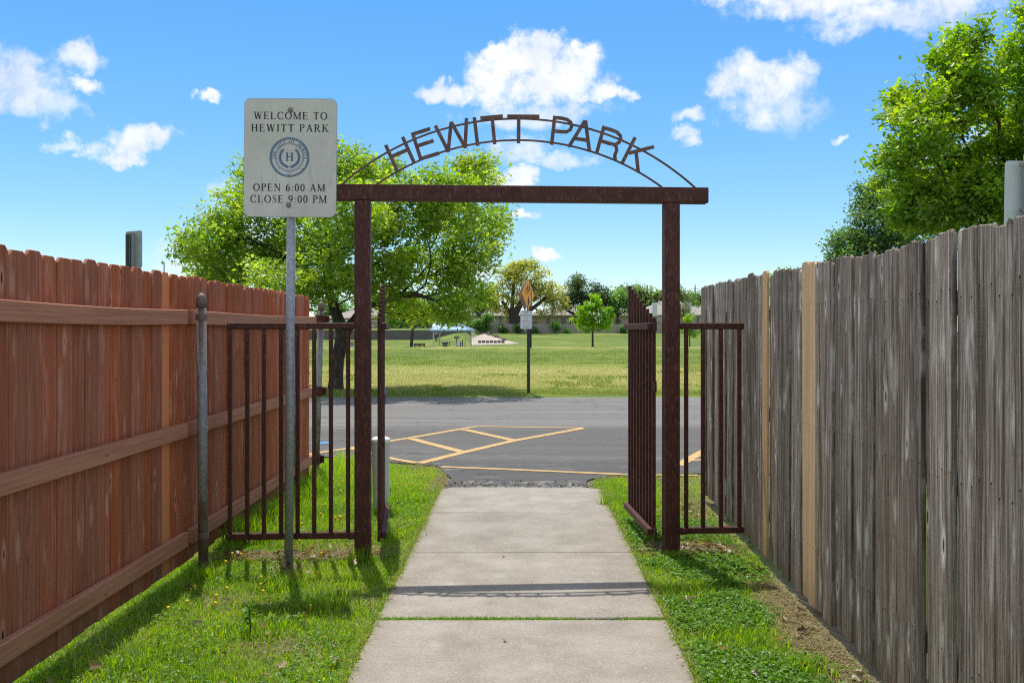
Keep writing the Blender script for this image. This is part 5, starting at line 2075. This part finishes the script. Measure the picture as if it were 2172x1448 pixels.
# spillway apron with baffle blocks
ap = empty("spillway", far_ground(1040, 722), "pale concrete spillway apron with a row of small blocks", "spillway")
A0 = Vector(ap.location)
cor = [far_ground(*p) for p in ((998, 706), (1028, 707), (1105, 729.5), (1001, 732.5))]
N_ = 10
vs, fs = [], []
for i in range(N_ + 1):
    for j in range(N_ + 1):
        u_, v_ = i / N_, j / N_
        p = (cor[0] * (1 - u_) + cor[1] * u_) * (1 - v_) + (cor[3] * (1 - u_) + cor[2] * u_) * v_
        vs.append(Vector((p.x, p.y, float(zt(p.x, p.y)) + .06)) - A0)
for i in range(N_):
    for j in range(N_):
        a = i * (N_ + 1) + j
        fs.append((a, a + 1, a + N_ + 2, a + N_ + 1))
me = MB().add(vs, fs).mesh("apron")
if me.polygons[0].normal.z < 0:
    me.flip_normals()
link("apron", me, "pale_concrete", ap)
for k in range(7):
    p = far_ground(1017.5 + k * 8.2, 728.0 - (k % 2) * .3)
    MB().box((p.x - A0.x, p.y - A0.y, p.z - A0.z + .22), (.55, .5, .50)).build("baffle_block", "block_stone", ap, bevel=.03)
q0, q1 = far_ground(1010, 709), far_ground(1024, 708.5)
MB().box(((q0.x + q1.x) / 2 - A0.x, q0.y - A0.y, q0.z - A0.z + .1), (1.6, .4, .4)).build("headwall", "block_stone", ap)
m = MB()
rg = random.Random(9)
for k in range(26):
    t_ = rg.random()
    p = far_ground(1030 + 42 * t_ + rg.uniform(-3, 3), 708 + 14 * t_ + rg.uniform(-1, 1))
    s = rg.uniform(.2, .7)
    m.box((p.x - A0.x, p.y - A0.y, p.z - A0.z + s * .2), (s, s * .8, s * .6), Matrix.Rotation(rg.uniform(0, 3), 3, (rg.random(), rg.random(), 1)))
tag(m.build("riprap", "block_stone", ap), kind='stuff')

# pavilion
PY0 = 136.0
pvz = float(zt(hx(953, PY0), PY0))
pv = empty("pavilion", (hx(953, PY0), PY0, pvz), "small picnic pavilion with blue metal hip roof on pale posts", "pavilion")
ez = hz(699.3, PY0) - pvz
rz_ = hz(684.5, PY0) - pvz
fl, frt = hx(911, PY0) - pv.location.x, hx(993, PY0) - pv.location.x
bl, br = hx(925, PY0 + 6.0) - pv.location.x, hx(1008, PY0 + 6.0) - pv.location.x
a = [(fl, 0, ez), (frt, 0, ez), (br, 6.0, ez), (bl, 6.0, ez)]
ra, rb = (hx(934, PY0 + 3.0) - pv.location.x, 3.0, rz_), (hx(973, PY0 + 3.0) - pv.location.x, 3.0, rz_)
lo = [(x_, y_, z_ - .2) for x_, y_, z_ in a]
rfp = MB().add(a + [ra, rb] + lo, [(0, 1, 5, 4), (1, 2, 5), (2, 3, 4, 5), (3, 0, 4), (6, 7, 1, 0), (7, 8, 2, 1), (8, 9, 3, 2), (9, 6, 0, 3), (9, 8, 7, 6)]).build("roof", "blue_roof_steel", pv)
m = MB()
for k in range(13):
    t_ = (k + .5) / 13
    p0 = Vector(a[0]).lerp(Vector(a[1]), t_)
    if t_ < .28:
        p1 = Vector(a[0]).lerp(Vector(ra), t_ / .28)
    elif t_ > .76:
        p1 = Vector(a[1]).lerp(Vector(rb), (1 - t_) / .24)
    else:
        p1 = Vector(ra).lerp(Vector(rb), (t_ - .28) / .48)
    m.bar(p0 + Vector((0, -.02, .02)), p1 + Vector((0, -.02, .02)), .04, .07)
for e0, e1 in ((a[0], ra), (a[1], rb), (a[2], rb), (ra, rb)):
    m.bar(Vector(e0) + Vector((0, 0, .02)), Vector(e1) + Vector((0, 0, .02)), .09, .07)
m.build("seam", "blue_roof_steel", rfp)
for px_, d in ((919.5, .5), (932.5, 5.4), (987, .5), (999, 5.4)):
    X_ = hx(px_, PY0 + d) - pv.location.x
    MB().box((X_, d, ez / 2 - .1), (.17, .17, ez + .1)).build("post", "cream_steel", pv)
MB().box((0, 3.0, .03), (6.4, 6.0, .06)).build("slab", "pale_concrete", pv)


def picnic_table(loc, label):
    o = empty("picnic_table", loc, label, "table")
    MB().box((0, 0, .74), (1.8, .75, .05)).build("tabletop", "grey_plastic", o)
    for s in (-.62, .62):
        MB().box((0, s, .45), (1.8, .28, .04)).build("bench_seat", "grey_plastic", o)
    for s in (-.65, .65):
        MB().bar((s, -.65, 0), (s, .25, .72), .05, .05).bar((s + .06, .65, 0), (s + .06, -.25, .72), .05, .05).build("leg", "black_plastic", o)


picnic_table((hx(962, 139), 139, float(zt(-9, 139)) + .06), "grey picnic table under the blue pavilion roof")


def bin_thing(name, label, p, w, h, mat, lidmat, group=None):
    o = empty(name, p, label, "bin", group)
    MB().lathe((0, 0, 0), [(w * .4, 0), (w * .47, h * .78)], 12).build("body", mat, o)
    MB().lathe((0, 0, h * .76), [(w * .54, 0), (w * .54, h * .16), (w * .45, h * .24)], 12).build("lid", lidmat, o)
    MB().lathe((0, 0, h * .45), [(w * .475, 0), (w * .48, h * .06)], 12).build("band", "white_siding", o)


def pz_(px, Y):
    return (hx(px, Y), Y, float(zt(hx(px, Y), Y)))


bin_thing("trash_can", "black trash can standing beside the pavilion posts", pz_(944, 133), .82, hz(725, 133) - pz_(944, 133)[2], "black_plastic", "black_plastic", "trash cans on the lawn")
o = empty("trash_can", pz_(746.5, 86), "small slate-grey trash can on the lawn beside the oak trunk", "bin", "trash cans on the lawn")
MB().box((0, 0, .2), (.30, .30, .40)).build("body", "grey_plastic", o, bevel=.03)
MB().box((0, 0, .43), (.34, .34, .05)).build("lid", "black_plastic", o, bevel=.015)
bn = empty("bench", pz_(890, 87), "low brown slatted bench beside the forked tree", "bench")
for k in range(3):
    MB().box((0, -.2 + k * .18, .30), (1.05, .15, .05)).build("slat", "brown_slat", bn)
for sx in (-.45, .0, .45):
    MB().box((sx, 0, .14), (.08, .45, .28)).build("leg", "brown_slat", bn)
MB().box((0, -.26, .17), (1.0, .03, .17)).build("front_panel", "brown_slat", bn)


def grill(p, label):
    o = empty("park_grill", p, label, "grill")
    zz = hz(716, p[1]) - p[2]
    MB().tube((0, 0, 0), (0, 0, zz - .1), .07, n=8).build("post", "black_plastic", o)
    MB().box((0, 0, zz), (.8, .6, .36)).build("firebox", "bolt_steel", o, bevel=.03)
    MB().box((0, -.05, zz + .2), (.72, .55, .03)).build("grate", "black_plastic", o)


grill(pz_(968.5, 146), "rust-brown park grill on a post under the pavilion eave")
fp = pz_(925, 158)
df = empty("drinking_fountain", fp, "dark drinking fountain post left of the pavilion", "fountain")
zz = hz(707, 158) - fp[2]
MB().tube((0, 0, 0), (0, 0, zz - .15), .14, .11, 10).build("pedestal", "black_plastic", df)
MB().lathe((0, 0, zz - .2), [(.14, 0), (.26, .07), (.26, .22), (.16, .28)], 12).build("bowl", "grey_plastic", df)
MB().box((.35, -.02, .30), (.5, .3, .2)).build("step", "pale_concrete", df)
wp = pz_(972.5, 135)
wb = empty("notice_board", wp, "white notice board with dark posts under the pavilion", "notice board")
zz = hz(729, 135) - wp[2]
MB().box((0, 0, zz), (.55, .06, .55)).build("panel", "white_siding", wb)
for sx in (.32, .58):
    MB().tube((sx, 0, 0), (sx, 0, zz + (.55 if sx > .5 else .3)), .08, n=8).build("post", "black_plastic", wb)


# ------------------------------------------------------------------ grass
GREENS = np.array([(0.119, 0.225, 0.017), (0.181, 0.310, 0.021), (0.259, 0.389, 0.027), (0.343, 0.448, 0.039), (0.419, 0.475, 0.075)])
STRAW = np.array([(.30, .245, .12), (.36, .30, .165), (.22, .17, .085)])


def blades(xy, z, h, w, lean, col, rg):
    n = len(xy)
    az = rg.uniform(0, 2 * np.pi, n)
    ln = lean
    d = np.stack([np.cos(az), np.sin(az), np.zeros(n)], 1)
    s = np.stack([-np.sin(az), np.cos(az), np.zeros(n)], 1)
    tw = rg.uniform(-.8, .8, n)
    s = s * np.cos(tw)[:, None] + d * np.sin(tw)[:, None]
    b = np.stack([xy[:, 0], xy[:, 1], z], 1)
    up = np.array([0, 0, 1.0])
    h_, w_, l_ = h[:, None], w[:, None], ln[:, None]
    mid = b + up * h_ * .55 + d * h_ * l_ * .28
    tip = b + up * h_ * (1 - .35 * l_ ** 2) + d * h_ * l_
    V = np.stack([b - s * w_ / 2, b + s * w_ / 2, mid - s * w_ * .42, mid + s * w_ * .42, tip], 1).reshape(-1, 3)
    F0 = np.array([[0, 1, 3], [0, 3, 2], [2, 3, 4]])
    F = (np.arange(n)[:, None, None] * 5 + F0[None]).reshape(-1, 3)
    return V, F, np.repeat(col, 5, axis=0)


def pick(rg, cols, n, t):
    idx = np.clip(t, 0, .999) * (len(cols) - 1)
    lo = idx.astype(int)
    f = (idx - lo)[:, None]
    return (cols[lo] * (1 - f) + cols[np.minimum(lo + 1, len(cols) - 1)] * f) * rg.uniform(.75, 1.25, n)[:, None]


def strip_grass():
    rg = np.random.default_rng(99)
    VV, FF, CC = [], [], []
    k = 0

    def push(r):
        nonlocal k
        V, F, c = r
        VV.append(V); FF.append(F + k); CC.append(c)
        k += len(V)

    # main cover
    N = 520000
    x = rg.uniform(-2.5, 2.2, N)
    y = rg.uniform(1.5, 11.1, N)
    onpath = (x > path_l(y) + .0) & (x < path_r(y) - .0) & (y < 8.95)
    e = edge_y(x)
    keep = ~onpath & (y < e + .015) & ((x < rfx(y) - .01) | (y > 8.5)) & ~((x > -.74) & (x < .72) & (y > 8.9))
    keep &= rg.random(N) < grass_density(x, y) ** 1.25
    # more blades where the photograph is nearest
    keep &= rg.random(N) < np.clip(1.15 - 0.035 * y, .5, 1)
    x, y = x[keep], y[keep]
    n = len(x)
    patch = vnoise(x, y, 2.6, 61)
    tall = vnoise(x, y, 4.5, 71)
    h = (.018 + .036 * np.clip(tall - .2, 0, 1)) * rg.uniform(.6, 1.4, n)
    # uncut grass at the foot of the left fence behind the panel
    unc = np.exp(-((x + 2.0) / .2) ** 2) * smoothstep(6.5, 6.8, y) * (rg.random(n) < .4)
    h = h + unc * rg.uniform(.0, .2, n)
    w = rg.uniform(.0028, .0058, n)
    lean = rg.uniform(.15, .95, n)
    green_t = np.clip(.12 + .85 * patch + rg.normal(0, .2, n), 0, 1)
    # right strip is a cooler, darker sward
    green_t = np.where(x > 0, green_t - .1, green_t)
    col = pick(rg, GREENS, n, green_t)
    dry = rg.random(n) < np.clip(.04 + .5 * (1 - grass_density(x, y)) ** 2, 0, .75)
    col[dry] = pick(rg, STRAW, int(dry.sum()), rg.random(int(dry.sum())))
    lean[dry] = rg.uniform(.8, 1.6, int(dry.sum()))
    push(blades(np.stack([x, y], 1), np.full(n, -.04), h + .008, w, lean, col, rg))
    # blades spilling over the path's edges
    n = 17000
    y = rg.uniform(2, 8.95, n)
    side = rg.random(n) < .5
    reach = rg.normal(.006, .012, n) - .035 * np.clip(vnoise(y, np.where(side, 0., 9.), 3.0, 88) - .55, 0, 1)
    x = np.where(side, path_l(y) - reach, path_r(y) + reach)
    kp = rg.random(n) < np.clip(grass_density(x, y) * 1.3, .1, 1)
    x, y = x[kp], y[kp]
    n = len(x)
    col = pick(rg, GREENS, n, rg.uniform(0, .8, n))
    dry = rg.random(n) < .35
    col[dry] = pick(rg, STRAW, int(dry.sum()), rg.random(int(dry.sum())))
    push(blades(np.stack([x, y], 1), np.full(n, -.025), rg.uniform(.02, .055, n), rg.uniform(.003, .006, n), rg.uniform(.4, 1.3, n), col, rg))
    # weeds in the open joint
    n = 4200
    x = rg.uniform(-.74, .74, n)
    dens = np.clip(vnoise(x, x * 0, 7.0, 81) * 3.4 - 1.25, .03, 1) * np.where((x > .28) & (x < .52), .12, 1)
    kp = rg.random(n) < dens
    x = x[kp]
    n = len(x)
    y = 4.868 + rg.normal(0, .011, n)
    col = pick(rg, GREENS, n, rg.uniform(0, .6, n))
    push(blades(np.stack([x, y], 1), np.full(n, -.02), rg.uniform(.02, .04, n), rg.uniform(.003, .005, n), rg.uniform(.3, 1.4, n), col, rg))
    # tufts at post feet, in the uncut corner and here and there
    for cx_, cy_, r_, cnt, hh in [(-1.06, 6.19, .06, 160, .10), (1.03, 6.30, .06, 120, .05), (-2.0, 6.75, .13, 420, .20), (-2.0, 7.4, .12, 320, .18), (-1.95, 8.6, .14, 320, .2), (-2.05, 9.5, .12, 260, .16),
                                  (-1.95, 5.75, .07, 120, .09), (-1.13, 7.75, .08, 120, .1), (-.98, 6.9, .16, 260, .07), (-1.05, 8.35, .2, 420, .08), (.71, 8.1, .04, 40, .14), (-1.45, 5.55, .14, 300, .07), (-1.1, 5.2, .16, 300, .07), (-1.35, 4.75, .2, 360, .06), (-1.75, 4.3, .16, 300, .07),
                                  (1.05, 4.6, .16, 300, .06), (.98, 5.4, .14, 300, .06), (1.3, 4.2, .1, 160, .07)]:
        xy = rg.normal(0, 1, (cnt, 2)) * r_ * .6 + np.array([cx_, cy_])
        col = pick(rg, GREENS, cnt, rg.uniform(.0, .8, cnt))
        push(blades(xy, np.full(cnt, -.04), hh * rg.uniform(.5, 1.3, cnt) + .02, rg.uniform(.004, .007, cnt), rg.uniform(.2, .9, cnt), col, rg))
    V, F, C = np.concatenate(VV), np.concatenate(FF), np.concatenate(CC)
    o = link("grass", arrays_mesh("grass", V, F, C), "blade")
    tag(o, kind='stuff')

    # broad-leaved clover and weeds among the grass
    n = 15000
    x = np.concatenate([rg.uniform(.78, 1.55, n), rg.uniform(-2.1, -.8, n // 2)])
    y = np.concatenate([rg.uniform(3.2, 7.5, n), rg.uniform(3.2, 9, n // 2)])
    m_ = (vnoise(x, y, 2.4, 91) > np.where(x > 0, .47, .56)) & (rg.random(len(x)) < grass_density(x, y) + .1) & (x < rfx(y) - .03)
    x, y = x[m_], y[m_]
    n = len(x)
    cen = np.stack([x, y, -.03 + rg.uniform(.008, .035, n)], 1)
    V, F, c = leaf_arrays(cen, 3, .007, .017, [(.08, .19, .02), (.11, .24, .026), (.15, .28, .035), (.2, .31, .06)], 7, flat=.4, up=2.0, detail=False)
    tag(link("clover", arrays_mesh("clover", V, F, c), "blade"), kind='stuff')

    # straw and dead leaves on the bare soil
    n = 90000
    x = np.concatenate([rg.uniform(.76, 1.66, n // 2), rg.uniform(-2.1, -.76, n // 2)])
    y = rg.uniform(2.6, 10.6, n)
    g = grass_density(x, y)
    m_ = (rg.random(n) < np.clip(1.0 - g * 1.5, .02, 1)) & (x < rfx(y) - .01) & (y < edge_y(x))
    x, y = x[m_], y[m_]
    n = len(x)
    a = rg.uniform(0, np.pi, n)
    ln = rg.uniform(.008, .04, n)
    w = rg.uniform(.0012, .003, n)
    d = np.stack([np.cos(a), np.sin(a), rg.uniform(-.15, .25, n)], 1) * ln[:, None]
    s = np.stack([-np.sin(a), np.cos(a), np.zeros(n)], 1) * w[:, None]
    b = np.stack([x, y, -.027 + rg.uniform(.0, .012, n)], 1)
    V = np.stack([b - d - s, b + d - s, b + d + s, b - d + s], 1).reshape(-1, 3)
    F = (np.arange(n)[:, None] * 4 + np.array([0, 1, 2, 3])[None])
    c = np.repeat(pick(rg, STRAW, n, rg.random(n)), 4, axis=0)
    tag(link("straw_litter", arrays_mesh("straw_litter", V, F, c), "dull_leaf"), kind='stuff')
    cen = []
    for _ in range(400):
        if rg.random() < .5:
            q = (rg.uniform(-2.1, -.8), rg.uniform(3.6, 6.8))
        else:
            q = (rg.uniform(.8, 1.55), rg.uniform(3.6, 7.6))
        g = float(grass_density(q[0], q[1]))
        if rg.random() < .75 - .6 * g:
            cen.append((q[0], q[1], -.005 + .01 * rg.random()))
    for _ in range(170):
        cen.append((1.35 + rg.normal(0, .13), rg.uniform(6.6, 8.3), -.02))
    for _ in range(90):
        cen.append((-1.75 + rg.normal(0, .3), 6.36 + rg.normal(0, .09), -.02))
        cen.append((1.22 + rg.normal(0, .18), 6.6 + rg.normal(0, .1), -.02))
    for _ in range(3):
        cen.append((rg.uniform(-.72, .72), rg.uniform(4.4, 8.9), .004))
    V, F, c = leaf_arrays(np.array(cen), 1, .01, .05, [(.05, .028, .016), (.14, .075, .035), (.24, .15, .08), (.34, .25, .15)], 71, flat=.2, up=2.5, detail=True)
    tag(link("leaf_litter", arrays_mesh("leaf_litter", V, F, c), "dull_leaf"), kind='stuff')
    # yellow dandelion heads
    m2 = MB()
    for _ in range(46):
        q = (-1.95 + abs(rg.normal(0, .45)), rg.uniform(4.9, 10.2))
        if q[0] > -.85:
            continue
        m2.lathe((q[0], q[1], .01), [(.002, -.03), (.009, .0), (.010, .005), (.004, .009)], 7)
    tag(m2.build("dandelion_flowers", "dandelion_petal"), kind='stuff')


strip_grass()

# a single tall weed in the left lawn
wd = empty("weed", G(532, 1336), "single upright leafy weed in the left lawn", "plant")
m = MB().path([(0, 0, -.05), (-.004, 0, .06), (-.008, .005, .12)], [.004, .0035, .002], 6)
m.build("stem", "bark", wd)
cen = np.array([(-.004 + random.uniform(-.028, .028) * (.4 + z * 6), random.uniform(-.028, .028) * (.4 + z * 6), z) for z in np.linspace(.03, .13, 20)])
V, F, c = leaf_arrays(cen, 1, .004, .045, [(.06, .13, .014), (.10, .19, .02)], 5, up=1.0, detail=True)
c = c * 1.7
link("foliage", arrays_mesh("foliage", V, F, c), "blade", wd)


def field_grass():
    rg = np.random.default_rng(123)
    N = 300000
    # even cover in the picture: depth drawn so that near and far rows are equally dense there
    u = rg.random(N)
    Y = 1 / (1 / 21.55 + u * (1 / 80 - 1 / 21.55))
    X = rg.uniform(-.55, .48, N) * Y
    kp = (Y > 21.72 + .1 * (vnoise(X, X * 0, 1.1, 77) - .5))
    X, Y = X[kp], Y[kp]
    n = len(X)
    cl = vnoise(X, Y * .5, .9, 201)
    big = vnoise(X * .3, Y * .6, .35, 202)
    dryb = smoothstep(22.3, 24.5, Y + 3 * (big - .5)) * smoothstep(46, 36, Y + 8 * (big - .5))
    clump = (cl > np.where(Y > 40, .54, .64)) & (rg.random(n) < .85)
    h = np.where(clump, rg.uniform(.03, .085, n), rg.uniform(.015, .04, n)) + np.where(Y < 22.3, .03, 0)
    w = rg.uniform(.006, .016, n) * (Y / 24)
    lean = rg.uniform(.2, 1.2, n)
    t_ = np.clip(.45 + .5 * (cl - .5) + rg.normal(0, .25, n), 0, 1)
    cols = np.array([(.11, .17, .025), (.175, .225, .036), (.245, .28, .055), (.33, .335, .09)])
    col = pick(rg, cols, n, np.where(clump, t_ * .3, t_))
    dry = rg.random(n) < np.clip(.24 + .55 * dryb, 0, .85)
    dry &= ~(clump & (rg.random(n) < .7))
    col[dry] = pick(rg, np.array([(.30, .255, .11), (.38, .325, .16), (.32, .29, .10)]), int(dry.sum()), rg.random(int(dry.sum())))
    V, F, c = blades(np.stack([X, Y], 1), zt(X, Y) - .004, h, w, lean, col, rg)
    tag(link("field_grass", arrays_mesh("field_grass", V, F, c), "blade"), kind='stuff')


field_grass()
